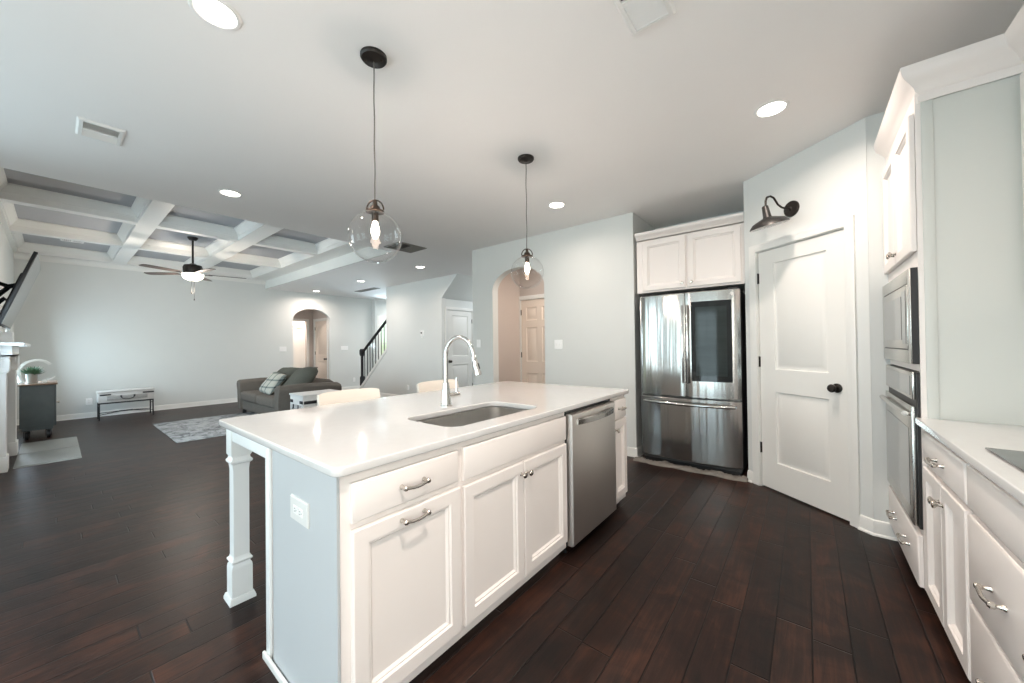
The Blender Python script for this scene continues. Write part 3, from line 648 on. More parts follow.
# wall oven
t = thing('wall_oven', 'stainless wall oven with dark window and bar handle under the microwave', 'oven', (TF, 2.93, .37))
MB(T).box((.035, .372, -.5), (TW-.035, 1.112, .0185)).build('housing', blackpl, t)
MB(T).box((.022, .372, .0195), (TW-.012, 1.11, .030)).build('oven_body', blackpl, t)
cp = MB(T).box((.022, .978, .0305), (TW-.036, 1.11, .042), .003).build('control_panel', ovensteel, t)
MB(T).box((.055, .995, .0425), (TW-.08, 1.090, .044)).build('display', ovengl, cp)
d = MB(T).box((.022, .375, .0305), (TW-.036, .945, .046), .003).build('door', ovensteel, t)
MB(T).box((.075, .45, .0465), (TW-.10, .83, .048)).build('window', ovengl, d)
b = MB(T); b.tube([(.06, .90, .047), (.06, .905, .062)], .009, 10); b.tube([(TW-.09, .90, .047), (TW-.09, .905, .062)], .009, 10); b.tube([(.05, .907, .064), (TW/2, .907, .069), (TW-.06, .907, .064)], .0125, 14); b.build('handle', ovensteel, d)

# ------------------------------------------------------------------ fridge, its cabinet, crumpled strip
FX0, FX1, FY = -1.408, -.475, 3.93
t = thing('refrigerator', 'stainless French-door refrigerator with dark glass panel in the alcove', 'refrigerator', ((FX0+FX1)/2, 4.3, 0))
T = frame((FX0, FY, 0), (1, 0)); FW = FX1-FX0
MB(T).box((.006, .045, -.80), (FW-.006, 1.755, -.075), .004).build('body', mat('fridge_side', (.11, .11, .11), .45, .4, var=.05), t)
MB(T).box((.02, .0, -.7), (FW-.02, .0445, -.09)).build('base_grille', blackpl, t)
def bowed(u0, u1, v0, v1, w0, bow, uc, half):
    L = []; N = 14
    def wf(u): return w0-bow*((u-uc)/half)**2
    for i in range(N+1):
        u = u0+(u1-u0)*i/N; e = .010 if i in (0, N) else 0
        L.append([(u, v0, -.07), (u, v0, wf(u)-e-.008), (u, v0+.008, wf(u)-e), (u, v1-.008, wf(u)-e), (u, v1, wf(u)-e-.008), (u, v1, -.07)])
    return L
uc = FW/2
d1 = MB(T).loops(bowed(.0, uc-.003, .722, 1.765, 0, .045, uc, uc)).build('door', steel, t)
d2 = MB(T).loops(bowed(uc+.003, FW, .722, 1.765, 0, .045, uc, uc)).build('door', steel, t)
dr = MB(T).loops(bowed(.0, FW, .085, .706, 0, .045, uc, uc)).build('freezer_drawer', steel, t)
def whereW(u): return -.045*((u-uc)/uc)**2
L = []
for i in range(9):
    u = uc+.055+(.345)*i/8; a = whereW(u)+.001
    L.append([(u, .885, a-.002), (u, .885, a+.003), (u, 1.665, a+.003), (u, 1.665, a-.002)])
MB(T).loops(L).build('glass_panel', blackgl, d2)
L = []
for i in range(9):
    u = uc+.095+(.265)*i/8; a = whereW(u)+.0045
    L.append([(u, .94, a-.001), (u, .94, a), (u, 1.61, a), (u, 1.61, a-.001)])
MB(T).loops(L).build('inner_window', mat('teal_dark_glass', (.022, .03, .03), .08, spec=.25, var=.5, vscale=3, stretch=(.5, .5, 5)), d2)
for sgn, dd in ((-1, d1), (1, d2)):
    u = uc+sgn*.022; b = MB(T)
    b.box((u-.009, .86, .004), (u+.009, 1.64, .03), .006); b.build('handle', chrome, dd)
b = MB(T); pts = [(.05+(FW-.1)*i/16, .655, +.028-.045*((i-8)/8)**2+.016*math.sin(PI*i/16)**.5+.012) for i in range(17)]
b.tube(pts, .016, 12); b.tube([pts[0], (pts[0][0], .655, -.04)], .014, 10); b.tube([pts[-1], (pts[-1][0], .655, -.04)], .014, 10); b.build('handle', chrome, dr)
MB(T @ tr(FW-.062, 1.722, -.034)).lathe([(.016, 0), (.016, .002), (.001, .0025)], None, 20).build('badge', mat('pale_badge', (.75, .75, .73), .4, var=.02), d2)
for u in (.02, FW-.10): MB(T).box((u, 1.7565, -.2), (u+.08, 1.785, -.08), .004).build('hinge_cover', blackpl, t)
# cabinet over the fridge
FCY = 4.052
t = thing('fridge_cabinet', 'white two-door cabinet with crown moulding above the refrigerator', 'cabinet', (-.95, 4.4, 1.82))
X0, X1 = -1.457, -.437; T = frame((X0, FCY, 1.815), (1, 0)); CW = X1-X0; CH = .60
MB(T).box((0, 0, -.6), (CW, CH, 0)).build('cabinet_box', cabm, t)
f = cab_door(T, .068, .505, .018, .555, t); knob(T, .475, .065, .021, f)
f = cab_door(T, .527, CW-.03, .018, .555, t); knob(T, .56, .065, .021, f)
MB().sweep([(X0+.0, FCY), (X1-.0, FCY)], [(o_*.9, 1.815+CH-.03+k*.75) for o_, k in CR]).build('crown_moulding', cabm, t)
# crumpled strip along the fridge base
L = []
N = 60
for i in range(N+1):
    x = -1.475+1.04*i/N; yb = 3.905+.012*math.sin(i*.33)-.008*random.random()
    j = lambda s: (random.random()-.5)*s
    hgt = .026+.007*math.sin(i*.45)+.006*random.random()
    L.append([(x, 4.0, .001), (x+j(.01), 3.965+j(.01), hgt+j(.01)), (x+j(.01), 3.93+j(.012), hgt*.7+j(.008)), (x+j(.01), yb+.012+j(.006), hgt*.75+j(.008)), (x, yb-.01, .001)])
tag(MB().loops(L).build('floor_strip', ragm, smooth=60), 'crumpled grey-brown strip on the floor along the refrigerator base', 'strip')

# ------------------------------------------------------------------ ceiling lamps
def recessed(x, y, label, z=CZ, power=1.0):
    t = thing('recessed_light', label, 'ceiling light', (x, y, z), 0, 'recessed ceiling lights')
    MB(tr(x, y, z)).lathe([(.073, -.0005), (.073, -.004), (.078, -.007), (.088, -.006), (.094, -.0005)]).build('trim_ring', plate, t)
    MB(tr(x, y, z)).lathe([(.001, -.003), (.07, -.003), (.072, -.0008)]).build('lens', lens, t)
    o = area('recessed_lamp', (x, y, z-.012), (.10, .10), (0, 0, -1), P_CAN*power, WARM, shape='DISK', spread=2.8)
    o.parent = t; o.matrix_parent_inverse = FRM[t.name].inverted()
recessed(-1.99, .44, 'round recessed ceiling light nearest the camera, cut by the top edge')
recessed(-.15, 2.83, 'round recessed ceiling light in front of the pantry door', power=1.6)
recessed(-4.23, 1.04, 'round recessed ceiling light just before the coffered ceiling', power=.7)
recessed(-2.03, 3.31, 'round recessed ceiling light in front of the arched kitchen wall', power=.85)
recessed(-5.58, 4.25, 'recessed hall light nearest the closet, right of the near glass pendant', power=1.6)
recessed(-7.75, 4.28, 'middle one of three recessed lights along the hall ceiling', power=1.6)
recessed(-9.96, 4.27, 'recessed hall light farthest away, above the arched opening', power=2.0)
recessed(-.15, .50, 'unseen recessed ceiling light added above the aisle, over the camera', power=2.9)  # out of view, added to light island fronts and right cabinets
recessed(-.15, -1.75, 'unseen recessed ceiling light added behind the camera, nearest the right wall', power=1.8)  # unseen, added for more warm light from behind the camera
recessed(-2.0, -1.75, 'unseen recessed ceiling light added behind the camera, in line with the island', power=.9)  # unseen, added to fill in light from behind
def pendant(x, y, zc, label):
    t = thing('globe_pendant', label, 'pendant lamp', (x, y, CZ), 0, 'glass globe pendants over the island')
    P = tr(x, y, zc); R = .129
    MB(tr(x, y, CZ)).lathe([(.064, -.0005), (.064, -.012), (.058, -.02), (.02, -.024), (.008, -.03), (.001, -.03)]).build('ceiling_canopy', bronze, t)
    for a in (40, 220): MB(tr(x, y, CZ)).lathe([(.006, 0), (.005, .003), (.001, .004)], tr(.04*math.cos(math.radians(a)), .04*math.sin(math.radians(a)), -.0222) @ rot('X', 180), 10).build('canopy_screw', rust, t)
    MB().tube([(x+.002*math.sin(i*.9), y, CZ-.028-(CZ-.028-zc-.185)*i/20) for i in range(21)], .0032, 8).build('cord', cordm, t)
    cap = MB(P).lathe([(.001, .186), (.010, .184), (.012, .160), (.022, .152), (.027, .135), (.044, .131), (.046, .124), (.034, .121)]).build('cap', rust, t)
    MB(P).tube([(.043*math.cos(a)*.78, .043*math.cos(a)*.62, .135+.05*math.sin(a)) for a in [PI*i/16 for i in range(17)]], .0038, 8).build('loop', rust, cap)
    n = 40
    prof = [(R*math.sin(math.radians(a)), R*math.cos(math.radians(a))) for a in [15+164.5*i/n for i in range(n+1)]]
    g = MB(P); g.loops([[(r*math.cos(2*PI*j/48), r*math.sin(2*PI*j/48), z) for j in range(48)] for r, z in prof], True, False, False); g.build('glass_globe', globe_glass, t)
    s = MB(P).lathe([(.017, .121), (.017, .08), (.012, .076)], None, 20).build('socket', rust, t)
    MB(P).lathe([(.001, -.012), (.010, -.006), (.018, .012), (.021, .028), (.017, .05), (.012, .068), (.012, .075)], None, 20).build('bulb', filament, s)
    l = bpy.data.lights.new('pendant_lamp', 'POINT'); l.energy = P_PEND; l.color = (1, .83, .72); l.shadow_soft_size = .022
    o = bpy.data.objects.new('pendant_lamp', l); COL.objects.link(o); o.parent = t; o.location = (0, 0, zc-CZ-.035)
pendant(-1.685, 1.01, 1.818, 'clear glass globe pendant hanging nearer the camera over the island')
pendant(-1.70, 2.32, 1.832, 'clear glass globe pendant farther away, in front of the arched opening')

# ceiling vents
def vent(x0, x1, y0, y1, z, label, slat, two=True, dark=ventdark, slatm=plate, along='x'):
    t = thing('ceiling_vent', label, 'vent', ((x0+x1)/2, (y0+y1)/2, z))
    T = tr((x0+x1)/2, (y0+y1)/2, z) @ (rot('Z', 90) if along == 'y' else Matrix()) @ rot('X', 180)
    W, D = (y1-y0, x1-x0) if along == 'y' else (x1-x0, y1-y0)
    fr = .028
    MB(T).sweep([(-W/2, -D/2), (-W/2, D/2), (W/2, D/2), (W/2, -D/2)], [(fr, 0.0005), (fr, .013), (fr*.4, .012), (0, .0005)], closed=True).build('frame', slatm, t)
    MB(T).box((-W/2+fr, -D/2+fr, .0005), (W/2-fr, D/2-fr, .0012)).build('backing', dark, t)
    b = MB(T); n = int((D-2*fr)/slat); k = slat*(.34 if slat > .018 else .40)
    for i in range(n):
        y = -D/2+fr+(i+.5)*(D-2*fr)/n; za, zb = (.011, .0025) if (not two or y < 0) else (.0025, .011)
        b.faces([(-W/2+fr, y-k, za), (W/2-fr, y-k, za), (W/2-fr, y+k, zb), (-W/2+fr, y+k, zb), (-W/2+fr, y-k, za+.0012), (W/2-fr, y-k, za+.0012), (W/2-fr, y+k, zb+.0012), (-W/2+fr, y+k, zb+.0012)], [(0, 1, 2, 3), (4, 5, 6, 7), (0, 1, 5, 4), (2, 3, 7, 6), (0, 3, 7, 4), (1, 2, 6, 5)])
    if two: b.box((-W/2+fr, -.006, .002), (W/2-fr, .006, .0125))
    b.build('slat', slatm, t)
vent(-3.83, -3.54, .085, .30, CZ, 'white ceiling register with a dark grille half, on the left of the ceiling', .014, along='y')
vent(-.625, -.425, 1.33, 1.73, CZ, 'white louvred ceiling register cut by the top edge of the view', .021)
vent(-4.83, -4.42, 3.02, 3.50, CZ, 'dark return air grille seen behind the near glass pendant', .02, slatm=mat('vent_grey', (.20, .19, .17), .5, var=.05))
vent(-9.3, -8.35, 4.95, 5.14, CZ, 'long grey grille on the hall ceiling above the stair rail', .02, False, slatm=MATS['vent_grey'])
vent(-9.65, -9.40, .05, .31, LZ, 'small white vent high in a back coffer of the ceiling', .02)

# ceiling fan
fx, fy, fz = -7.86, 1.42, 2.55
t = thing('ceiling_fan', 'dark ceiling fan with five blades and a lit frosted bowl', 'ceiling fan', (fx, fy, LZ))
MB(tr(fx, fy, LZ)).lathe([(.07, -.0005), (.068, -.02), (.045, -.05), (.02, -.055), (.001, -.055)]).build('ceiling_canopy', bronze, t)
MB(tr(fx, fy, 0)).lathe([(.014, LZ-.05), (.014, fz+.1)], None, 14).build('downrod', bronze, t)
MB(tr(fx, fy, fz)).lathe([(.02, .12), (.06, .10), (.115, .085), (.128, .05), (.125, .0), (.12, -.035), (.05, -.04)]).build('motor_housing', bronze, t)
for k in range(5):
    a = 80+72*k; M = tr(fx, fy, fz) @ rot('Z', a)
    bl = MB(M @ tr(0, 0, -.05) @ rot('X', 6)); L = []
    for u, hw in ((.20, .045), (.26, .055), (.5, .066), (.64, .066), (.69, .06), (.715, .035)): L.append([(u, -hw, -.003), (u, hw, -.003), (u, hw, .003), (u, -hw, .003)])
    bl.loops(L); o = bl.build('blade', brown_blade, t)
    MB(M).box((.09, -.02, -.062), (.25, .02, -.055), .002).build('blade_iron', bronze, o)
k = MB(tr(fx, fy, fz)).lathe([(.05, -.03), (.11, -.04), (.135, -.05), (.135, -.06)]).build('light_kit', bronze, t)
MB(tr(fx, fy, fz)).lathe([(.138, -.055), (.142, -.06), (.135, -.10), (.11, -.135), (.06, -.158), (.001, -.163)]).build('glass_bowl', bowl, k)
MB(tr(fx, fy, fz)).lathe([(.012, -.163), (.012, -.172), (.001, -.178)], None, 12).build('finial', bronze, k)
b = MB(); b.tube([(fx+.02, fy-.02, fz-.16), (fx+.02, fy-.02, fz-.36)], .0025, 6); b.tube([(fx+.02, fy-.02, fz-.36), (fx+.02, fy-.02, fz-.385)], .007, 8); b.tube([(fx-.02, fy+.02, fz-.16), (fx-.02, fy+.02, fz-.46)], .0025, 6); b.tube([(fx-.02, fy+.02, fz-.46), (fx-.02, fy+.02, fz-.485)], .007, 8); b.build('pull_chain', bronze, t)
l = bpy.data.lights.new('fan_lamp', 'POINT'); l.energy = P_FAN; l.color = (1, .88, .76); l.shadow_soft_size = .12
o = bpy.data.objects.new('fan_lamp', l); COL.objects.link(o); o.parent = t; o.location = (0, 0, fz-LZ-.32)

# barn sconce over the pantry door
su, sv = .462, 2.318
t = thing('barn_wall_light', 'dark metal barn light on a curved arm above the pantry door', 'wall lamp', tuple(PT @ Vector((su, sv, 0))))
MB(PT @ tr(su, sv, 0)).lathe([(.062, .0005), (.062, .010), (.056, .018), (.016, .02), (.010, .026), (.001, .026)]).build('wall_plate', bronze, t)
arm = [(0, 0, .02), (0, -.002, .06), (0, .005, .10), (0, .025, .135), (0, .05, .155), (0, .075, .175), (0, .086, .205), (0, .075, .238), (0, .045, .25), (0, .0, .25)]
sm = []
for i in range(len(arm)-1):
    for k in range(3):
        q = k/3; sm.append(tuple(a*(1-q)+b*q for a, b in zip(arm[i], arm[i+1])))
sm.append(arm[-1])
MB(PT @ tr(su, sv, 0)).tube(sm, .0075, 12).build('arm', bronze, t)
SH = PT @ tr(su, sv-.03, .25) @ rot('X', -90) @ rot('X', 14)
sh = MB(SH).lathe([(.010, .04), (.018, .036), (.022, .03), (.028, -.05), (.032, -.056), (.06, -.066), (.105, -.085), (.125, -.108), (.132, -.122), (.130, -.1225), (.122, -.108), (.102, -.088), (.06, -.07), (.03, -.061)], None, 40).build('shade', mat('gunmetal_shade', (.05, .048, .046), .42, .6, var=.15), t)
MB(SH).lathe([(.1285, -.1212), (.120, -.107), (.100, -.0895), (.058, -.0715), (.001, -.066)], None, 40).build('shade_lining', lampwhite, sh)
MB(SH).lathe([(.001, -.112), (.015, -.108), (.022, -.095), (.016, -.075), (.013, -.068)], None, 18).build('bulb', mat('unlit_frosted_bulb', (.8, .79, .76), .3, var=.01), t)

# switches, outlets, thermostat
cover_plate(frame((-2.484, 4.05, 1.262), (1, 0)), .118, .118, 'white double switch on the kitchen wall right of the arched opening', 'switch', 'light_switch', 'switch2')
cover_plate(frame((-3.905, 4.05, 1.29), (1, 0)), .075, .118, 'white single switch on the kitchen wall left of the arched opening', 'switch', 'light_switch', 'switch1')
cover_plate(frame((-10.5, 3.668, 1.231), (0, 1)), .16, .125, 'white switch left of the far arched opening above the sofa', 'switch', 'light_switch', 'switch2')
cover_plate(frame((-10.5, 5.278, 1.233), (0, 1)), .21, .118, 'white wide switch right of the far arched opening', 'switch', 'light_switch', 'switch3')
cover_plate(frame((-10.5, 5.558, .29), (0, 1)), .075, .118, 'white outlet low on the far wall near the stair post', 'outlet', 'wall_outlet', 'duplex')
cover_plate(frame((-10.5, .396, .30), (0, 1)), .09, .12, 'white outlet low on the far wall left of the console table', 'outlet', 'wall_outlet', 'duplex')
cover_plate(frame((-7.26, 5.15, .30), (1, 0)), .075, .118, 'white outlet low on the pale green stair wall', 'outlet', 'wall_outlet', 'duplex')
T = frame((-6.70, 5.15, 1.545), (1, 0))
t = thing('thermostat', 'small white thermostat with a dark sensor on the stair wall', 'thermostat', T.translation)
MB(T).rings(-.055, .055, -.06, .06, [(0, 0), (0, .014), (.01, .022)], cap0=True).build('housing', plate, t)
MB(T @ tr(-.015, .012, .0222)).lathe([(.022, 0), (.022, .004), (.001, .006)], None, 20).build('sensor', blackpl, t)
MB(T).rings(-.03, .06, -.095, -.07, [(0, 0), (0, .012), (.004, .016)], cap0=True).build('lower_cover', plate, t)

# ------------------------------------------------------------------ stair rail
t = thing('stair_railing', 'black stair handrail with thin iron balusters and square newel post', 'railing', (-9.46, 5.21, .0))
yr = 5.21
nx = -9.40
kn = lambda x: .12+(x+9.44)*(1.07/1.31)
b = MB(); b.loops([[(nx-r, yr-r, z), (nx+r, yr-r, z), (nx+r, yr+r, z), (nx-r, yr+r, z)] for r, z in ((.045, kn(nx+.045)+.025), (.045, .42), (.04, .45), (.026, .47), (.026, 1.0), (.045, 1.04), (.05, 1.06), (.05, 1.16), (.038, 1.19), (.03, 1.205))]); b.build('newel_post', black_iron, t)
hr = lambda x: 1.06+(x+9.41)*(.90/1.31)+.035
L = []
for x in (nx+.03, -8.0): L.append([(x, yr-.03, hr(x)-.03), (x, yr+.03, hr(x)-.03), (x, yr+.034, hr(x)+.01), (x, yr+.015, hr(x)+.032), (x, yr-.015, hr(x)+.032), (x, yr-.034, hr(x)+.01)])
MB().loops(L).build('handrail', black_iron, t)
for i in range(9):
    x = nx+.13+i*.135
    MB().box((x-.008, yr-.008, kn(x)+.03), (x+.008, yr+.008, hr(x)-.028)).build('baluster', black_iron, t)
L = []
for x in (-9.46, -8.13): L.append([(x, 5.135, kn(x)-.055), (x, 5.149, kn(x)-.055), (x, 5.149, kn(x)+.002), (x, 5.275, kn(x)+.002), (x, 5.275, kn(x)+.024), (x, 5.135, kn(x)+.024)])
struct(MB().loops(L).build('trim_7', trimm))

# ------------------------------------------------------------------ fireplace side
t = thing('fireplace_mantel', 'white wooden fireplace surround with mantel shelf on the left wall', 'fireplace', (-7.1, -.44, 0))
for x0, x1, yf in ((-6.74, -6.54, -.325), (-7.72, -7.5, -.302)):
    b = MB(); b.box((x0, -.439, .16), (x1, yf, 1.0295)); b.box((x0-.012, -.439, 0), (x1+.012, yf+.012, .1595), .004); b.box((x0-.008, -.439, 1.03), (x1+.008, yf+.012, 1.055), .004); b.build('pilaster', trimm, t)
    b = MB(); b.box((x0-.004, -.439, 1.0555), (x1+.004, yf+.02, 1.2115))
    for yy in (-.405, -.345): b.box((x1+.004, yy, 1.09), (x1+.012, yy+.045, 1.175), .003)
    b.build('corner_block', trimm, t)
MB().box((-7.495, -.439, 1.0), (-6.745, -.36, 1.2115)).build('frieze', trimm, t)
MB().sweep([(-6.50, -.439), (-6.50, -.285), (-7.74, -.285), (-7.74, -.439)][::-1], [(-o_, k) for o_, k in [(0, 1.211), (0, 1.225), (-.015, 1.235), (-.02, 1.255), (-.045, 1.285), (-.075, 1.31), (-.08, 1.32), (.0, 1.32)]]).build('crown_moulding', trimm, t)
MB().box((-7.90, -.439, 1.3205), (-6.36, -.20, 1.352), .006).build('mantel_shelf', trimm, t)
b = MB(); b.box((-7.495, -.439, 0), (-7.35, -.40, .998)); b.box((-6.89, -.439, 0), (-6.745, -.40, .998)); b.box((-7.3495, -.439, .82), (-6.8905, -.40, .998)); b.build('tile_facing', tile, t)
MB().box((-7.349, -.439, .0), (-6.891, -.425, .819)).build('firebox', blackpl, t)
# hearth
t = thing('hearth', 'grey tiled hearth laid on the floor before the fireplace', 'hearth', (-7.5, -.05, 0))
MB().box((-8.30, -.285, 0), (-6.66, .195, .006)).build('grout_bed', grout, t)
for x0, x1 in ((-8.297, -7.462), (-7.446, -6.663)): MB().box((x0, -.282, .0062), (x1, .192, .012), .001).build('tile', tile, t)
# television
t = thing('television', 'flat black television tilted down on a wall bracket above the mantel', 'television', (-7.15, -.35, 1.55))
th = math.atan2(.241, .80)
T = frame((-7.80, -.356, 1.536), (1, 0)) @ Matrix.Identity(4)
T = tr(-6.5, -.356, 1.536) @ rot('X', -math.degrees(th)) @ frame((0, 0, 0), (-1, 0))
MB(T).box((0, 0, -.03), (1.30, .835, 0), .004).build('cabinet', blackpl, t)
MB(T).box((.012, .018, .0005), (1.288, .823, .0025)).build('screen', screen, t)
MB(T).box((.2, .1, -.055), (1.1, .6, -.0305), .01).build('back_cover', blackpl, t)
b = MB(); b.box((-7.3, -.435, 1.72), (-6.9, -.421, 2.12))
for x in (-7.0, -7.2):
    b.tube([(x, -.415, 1.80), (x+.04, -.36, 1.86), (x, -.315, 1.80)], .014, 8); b.tube([(x, -.415, 2.04), (x+.04, -.33, 2.0), (x, -.24, 2.04)], .014, 8); b.tube([(x, -.415, 1.88), (x, -.33, 2.0)], .012, 8)
b.build('wall_bracket', black_iron, t)
t = thing('cable_box', 'small white box standing on the mantel shelf under the television', 'box', (-7.2, -.32, 1.352))
MB().box((-7.26, -.40, 1.3525), (-7.1, -.305, 1.485), .006).build('case', plate, t)
MB().box((-7.25, -.3045, 1.37), (-7.11, -.302, 1.47), .001).build('front_panel', plate, t)
# grey caster cabinet with plant
cx0, cx1, cy0, cy1 = -9.35, -8.56, -.315, .01
t = thing('caster_cabinet', 'weathered blue-grey cabinet on caster wheels beside the fireplace', 'cabinet', ((cx0+cx1)/2, (cy0+cy1)/2, 0))
MB().box((cx0, cy0, .17), (cx1, cy1-.02, .77), .004).build('cabinet_box', grey_cab, t)
MB().box((cx0-.012, cy0-.012, .7705), (cx1+.012, cy1+.012, .79), .004).build('wooden_top', wood_top, t)
b = MB(); b.box((cx0+.02, cy0+.02, .13), (cx1-.02, cy1-.03, .1695)); b.build('base_rail', grey_cab, t)
for k in range(2):
    u = cx0+.01+k*.395
    d = MB().box((u, cy1-.0195, .18), (u+.38, cy1, .76), .003).build('door', grey_cab, t)
    MB(tr(u+(.35 if k == 0 else .03), cy1, .48) @ rot('X', -90)).lathe([(.008, 0), (.006, .012), (.014, .02), (.012, .03), (.001, .032)], None, 14).build('knob', nickel, d)
for x in (cx0+.08, cx1-.08):
    for y in (cy0+.06, cy1-.07):
        c_ = MB(tr(x, y, .055)); c_.lathe([(.015, -.016), (.055, -.016), (.055, .016), (.015, .016)], rot('X', 90), 24); w_ = c_.build('caster', black_iron, t)
        b = MB(); b.box((x-.02, y-.027, .03), (x+.02, y-.021, .125)); b.box((x-.02, y+.021, .03), (x+.02, y+.027, .125)); b.box((x-.03, y-.028, .12), (x+.03, y+.028, .1295)); b.build('fork', black_iron, w_)
px_, py_ = -8.75, -.21
t = thing('potted_plant', 'small green plant in a shiny tin pot on the grey cabinet', 'plant', (px_, py_, .79))
MB(tr(px_, py_, .7905)).lathe([(.046, 0), (.05, .01), (.058, .14), (.061, .145), (.056, .142), (.052, .12), (.001, .118)]).build('pot', tin, t)
b = MB(tr(px_, py_, .91))
for i in range(230):
    a = random.random()*2*PI; el = random.random()*1.15; ln = .06+.09*random.random(); rad = .05*random.random()
    p = Vector((rad*math.cos(a), rad*math.sin(a), .0)); dvec = Vector((math.cos(a)*math.sin(el), math.sin(a)*math.sin(el), math.cos(el))); q = p+dvec*ln
    s_ = dvec.cross(Vector((0, 0, 1))).normalized()*.011 if abs(dvec.z) < .99 else Vector((.011, 0, 0))
    mid = p.lerp(q, .6)
    b.faces([p, mid+s_, q, mid-s_], [(0, 1, 2, 3)])
b.build('foliage', leafm, t, smooth=0)
t = thing('ribbon_sculpture', 'white curled ribbon ornament behind the tin-potted plant', 'ornament', (-8.9, -.2, .79))
L = []
for i in range(33):
    a = math.radians(200-165*i/32); rx, rz = .155, .17
    yy, zz = -.175+rx*math.cos(a), .79+.165+rz*math.sin(a)
    wd = .06*(1-.6*abs(i/32-.45))
    nrm = Vector((0, math.cos(a)*rz, math.sin(a)*rx)).normalized()*.016
    if i < 6: zz = max(zz, .80)
    L.append([(-8.93-wd, yy-nrm.y, zz-nrm.z), (-8.93+wd, yy-nrm.y, zz-nrm.z), (-8.93+wd, yy+nrm.y, zz+nrm.z), (-8.93-wd, yy+nrm.y, zz+nrm.z)])
b = MB(); b.loops(L); b.build('curl', plate, t)
b = MB(); b.box((-8.97, -.335, .7905), (-8.87, -.28, .82), .01); b.tube([(-8.92, -.31, .81), (-8.92, -.325, .88), (-8.92, -.322, .92)], [.03, .022, .018], 12)
b.build('stand', plate, t)
L = []
for i in range(12):
    q = i/11; L.append([(-8.9-.03*math.sin(PI*q), -.11+.11*q, .815+.05*q**2), (-8.9+.03*math.sin(PI*q)+.002, -.11+.11*q, .815+.05*q**2), (-8.9+.03*math.sin(PI*q)+.002, -.11+.11*q, .83+.05*q**2), (-8.9-.03*math.sin(PI*q), -.11+.11*q, .83+.05*q**2)])
b = MB(); b.loops(L); b.box((-8.92, -.12, .7905), (-8.88, -.08, .83), .004); b.build('leaf_tail', plate, t)

# console table by the far wall
def strap_unit(name, label, cat, T, W, D, z0, z1, legs):
    t = thing(name, label, cat, T.translation)
    MB(T).box((0, z0, -D), (W, z1-.022, 0), .004).build('case', dist_white, t)
    MB(T).box((-.012, z1-.0215, -D-.012), (W+.012, z1, .012), .004).build('lid', dist_white, t)
    hh = z1-z0
    f = MB(T).box((W*.15, z0+hh*.18, .0005), (W*.87, z0+hh*.58, .010), .002).build('drawer_front', dist_grey, t)
    b = MB(T)
    for sgn in (-1, 1): b.box((W*.51+sgn*.085-.012, z0+hh*.42, .0105), (W*.51+sgn*.085+.012, z0+hh*.58, .018))
    b.tube([(W*.51+.085*math.cos(a), z0+hh*.46+.05*-math.sin(a), .022) for a in [PI*i/10 for i in range(11)]], .006, 8); b.build('handle', black_iron, f)
    for u0, u1 in ((.02, .19*W+.02), (W-.19*W-.02, W-.004)): MB(T).box((u0, z0+hh*.64, .0005), (u1, z0+hh*.76, .009), .002).build('strap_hinge', black_iron, t)
    return t
T = frame((-9.82, .475, 0), (0, 1))
t = strap_unit('console_table', 'small white console table with black iron legs against the far wall', 'table', T, .72, .36, .315, .515, None)
for u in (.015, .705):
    for wv in (-.02, -.34):
        MB(T).box((u-.009, 0, wv-.009), (u+.009, .3145, wv+.009)).build('leg', black_iron, t)
b = MB(T); b.box((.025, .29, -.027), (.695, .314, -.013)); b.box((.025, .29, -.347), (.695, .314, -.333))
for u in (.015, .705): b.box((u-.005, .24, -.33), (u+.005, .25, -.03))
b.tube([(.015, .10, -.03), (.3, .125, -.17), (.42, .125, -.19), (.705, .10, -.33)], .006, 8); b.tube([(.015, .10, -.33), (.3, .125, -.19), (.42, .125, -.17), (.705, .10, -.03)], .006, 8); b.tube([(.27, .125, -.18), (.45, .125, -.18)], .011, 8); b.build('stretcher', black_iron, t)

# rug
tag(MB().box((-8.58, 1.02, .0005), (-6.60, 3.05, .010), .003).build('area_rug', rugm), 'grey and white distressed area rug in front of and under the sofa', 'rug')
# sofa
sx0, sx1, sy0, sy1 = -8.66, -6.50, 2.20, 3.22; zr = .0105
t = thing('loveseat_sofa', 'taupe fabric sofa with rounded arms on the grey rug', 'sofa', ((sx0+sx1)/2, 2.7, zr))
MB().box((sx0+.06, sy0+.05, .09), (sx1-.06, sy1-.02, .27), .03, seg=3).build('base', sofam, t)
for x0, x1 in ((sx0+.22, (sx0+sx1)/2-.003), ((sx0+sx1)/2+.003, sx1-.22)): MB().box((x0, sy0+.0, .272), (x1, sy1-.3, .445), .05, seg=4).build('seat_cushion', sofam, t)
for sgn, xa in ((-1, sx0), (1, sx1)):
    L = []
    for y, dz in ((sy0+.01, 0), (sy0+.03, .0), (2.6, .012), (3.0, .0), (sy1-.05, -.02), (sy1-.01, -.03)):
        ring = []
        inset = .012 if y in (sy0+.01, sy1-.01) else 0
        pts = [(.045, .09), (.035, .35), (.015, .48), (-.012, .55), (-.012, .60), (.02, .64), (.08, .655), (.15, .645), (.20, .60), (.212, .50), (.212, .30), (.212, .09)]
        for i_, z in pts: ring.append((xa-sgn*(i_+(inset if i_ < .1 else -inset)), y, z+(dz-inset if z > .4 else 0)))
        L.append(ring)
    MB().loops(L).build('arm', sofam, t)
L = []
for y, top in ((2.86, .55), (2.9, .64), (3.0, .69), (3.12, .68), (3.18, .64), (3.2, .57)): L.append([(sx0+.215, y, .275), (sx1-.215, y, .275), (sx1-.215, y, top-.02), (sx1-.26, y, top), (sx0+.26, y, top), (sx0+.215, y, top-.02)])
MB().loops(L).build('backrest', sofam, t)
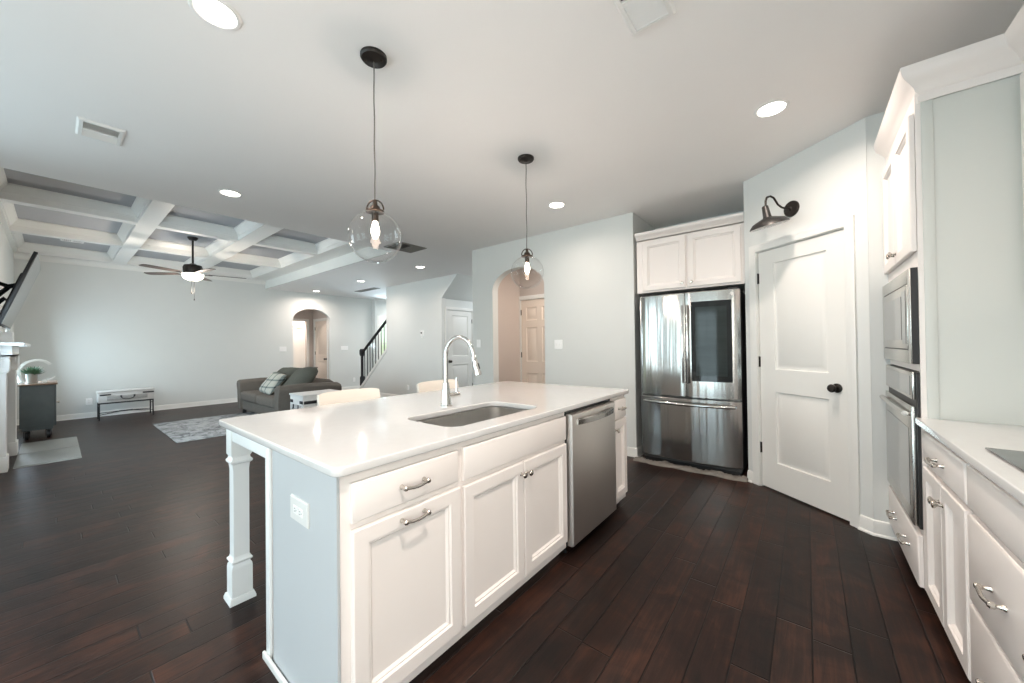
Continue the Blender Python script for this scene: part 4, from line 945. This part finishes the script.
for x in (sx0+.12, sx1-.12):
    for y in (sy0+.10, sy1-.1): MB().box((x-.03, y-.03, zr), (x+.03, y+.03, .0895), .004).build('leg', blackpl, t)
def cushion(T, W, Hh, D, name, m, parent=None, n=12):
    b = bmesh.new(); g = bmesh.ops.create_grid(b, x_segments=n, y_segments=n, size=.5); base = [v.co.copy() for v in b.verts]; fs = [[v.index for v in f.verts] for f in b.faces]; b.free()
    out = MB(T)
    def pt(v, s):
        e = (1-(2*v.x)**4)*(1-(2*v.y)**4); pin = 1-.10*(1-e)*min(1, abs(4*v.x*v.y)*.3+.3)+.04*abs(4*v.x*v.y)
        return (v.x*W*pin, v.y*Hh*pin, s*D/2*max(0, e)**.5)
    out.faces([pt(v, 1) for v in base], fs); out.faces([pt(v, -1) for v in base], [f[::-1] for f in fs])
    bmesh.ops.remove_doubles(out.bm, verts=out.bm.verts[:], dist=.0005)
    return out.build(name, m, parent, smooth=80)
def lean(x, y, z, rx, rz, ry=0): return tr(x, y, z) @ rot('Z', rz) @ rot('X', rx) @ rot('Z', ry)
tag(cushion(lean(-7.72, 2.69, .66, 50, -2, 3), .84, .56, .22, 'throw_pillow', pillowm), 'plain grey-green back pillow at the left end of the sofa', 'pillow', 'pillows on the sofa')
tag(cushion(lean(-6.98, 2.70, .68, 50, -6, 8), .76, .54, .24, 'throw_pillow', pillowm), 'large plain grey-green pillow slumped at the right end of the sofa', 'pillow', 'pillows on the sofa')
tag(cushion(lean(-7.50, 2.45, .63, 52, 4, -6), .52, .44, .15, 'throw_pillow', plaidm), 'cream and grey plaid pillow leaning on the left sofa pillow', 'pillow', 'pillows on the sofa')
# end table beside the sofa
T = frame((-6.20, 2.26, 0), (1, 0))
t = strap_unit('end_table', 'white trunk-style end table with black strap hinges beside the sofa', 'table', T, .47, .60, .20, .565, None)
b = MB(); b.box((-5.7295, 2.27, .43), (-5.721, 2.45, .475), .002); b.build('side_strap', black_iron, t)
for u in (.03, .44):
    for wv in (-.03, -.57): MB(T).box((u-.025, 0, wv-.025), (u+.025, .1995, wv+.025), .003).build('leg', dist_white, t)
# basket and wire shelf seen through the far doorway
t = thing('storage_basket', 'brown basket on the floor of the lit room beyond the far arch', 'basket', (-12.15, 4.28, 0))
MB(tr(-12.15, 4.28, 0)).loops([[(x, y, z) for x, y in rrect(-a, a, -a, a, .04)] for a, z in ((.14, .001), (.17, .42), (.175, .43), (.16, .43), (.13, .02))]).build('body', carton, t)
MB(tr(-12.15, 4.28, 0)).tube([(x, y, .43) for x, y in rrect(-.17, .17, -.17, .17, .04)], .012, 8, True).build('rim', carton, t)
t = thing('wire_shelf', 'white wire closet shelf in the lit room beyond the far arch', 'shelf', (-12.3, 4.1, 1.7))
b = MB()
for i in range(8): b.tube([(-12.48+i*.04, 3.3, 1.92), (-12.48+i*.04, 4.86, 1.92)], .004, 6)
b.build('wire_deck', plate, t)
MB().tube([(-12.19, 3.3, 1.86), (-12.19, 4.86, 1.86)], .012, 8).build('hanging_rod', nickel, t)
b = MB()
for y in (3.6, 4.2, 4.7): b.tube([(-12.49, y, 1.65), (-12.2, y, 1.91)], .006, 6)
b.build('bracket', plate, t)
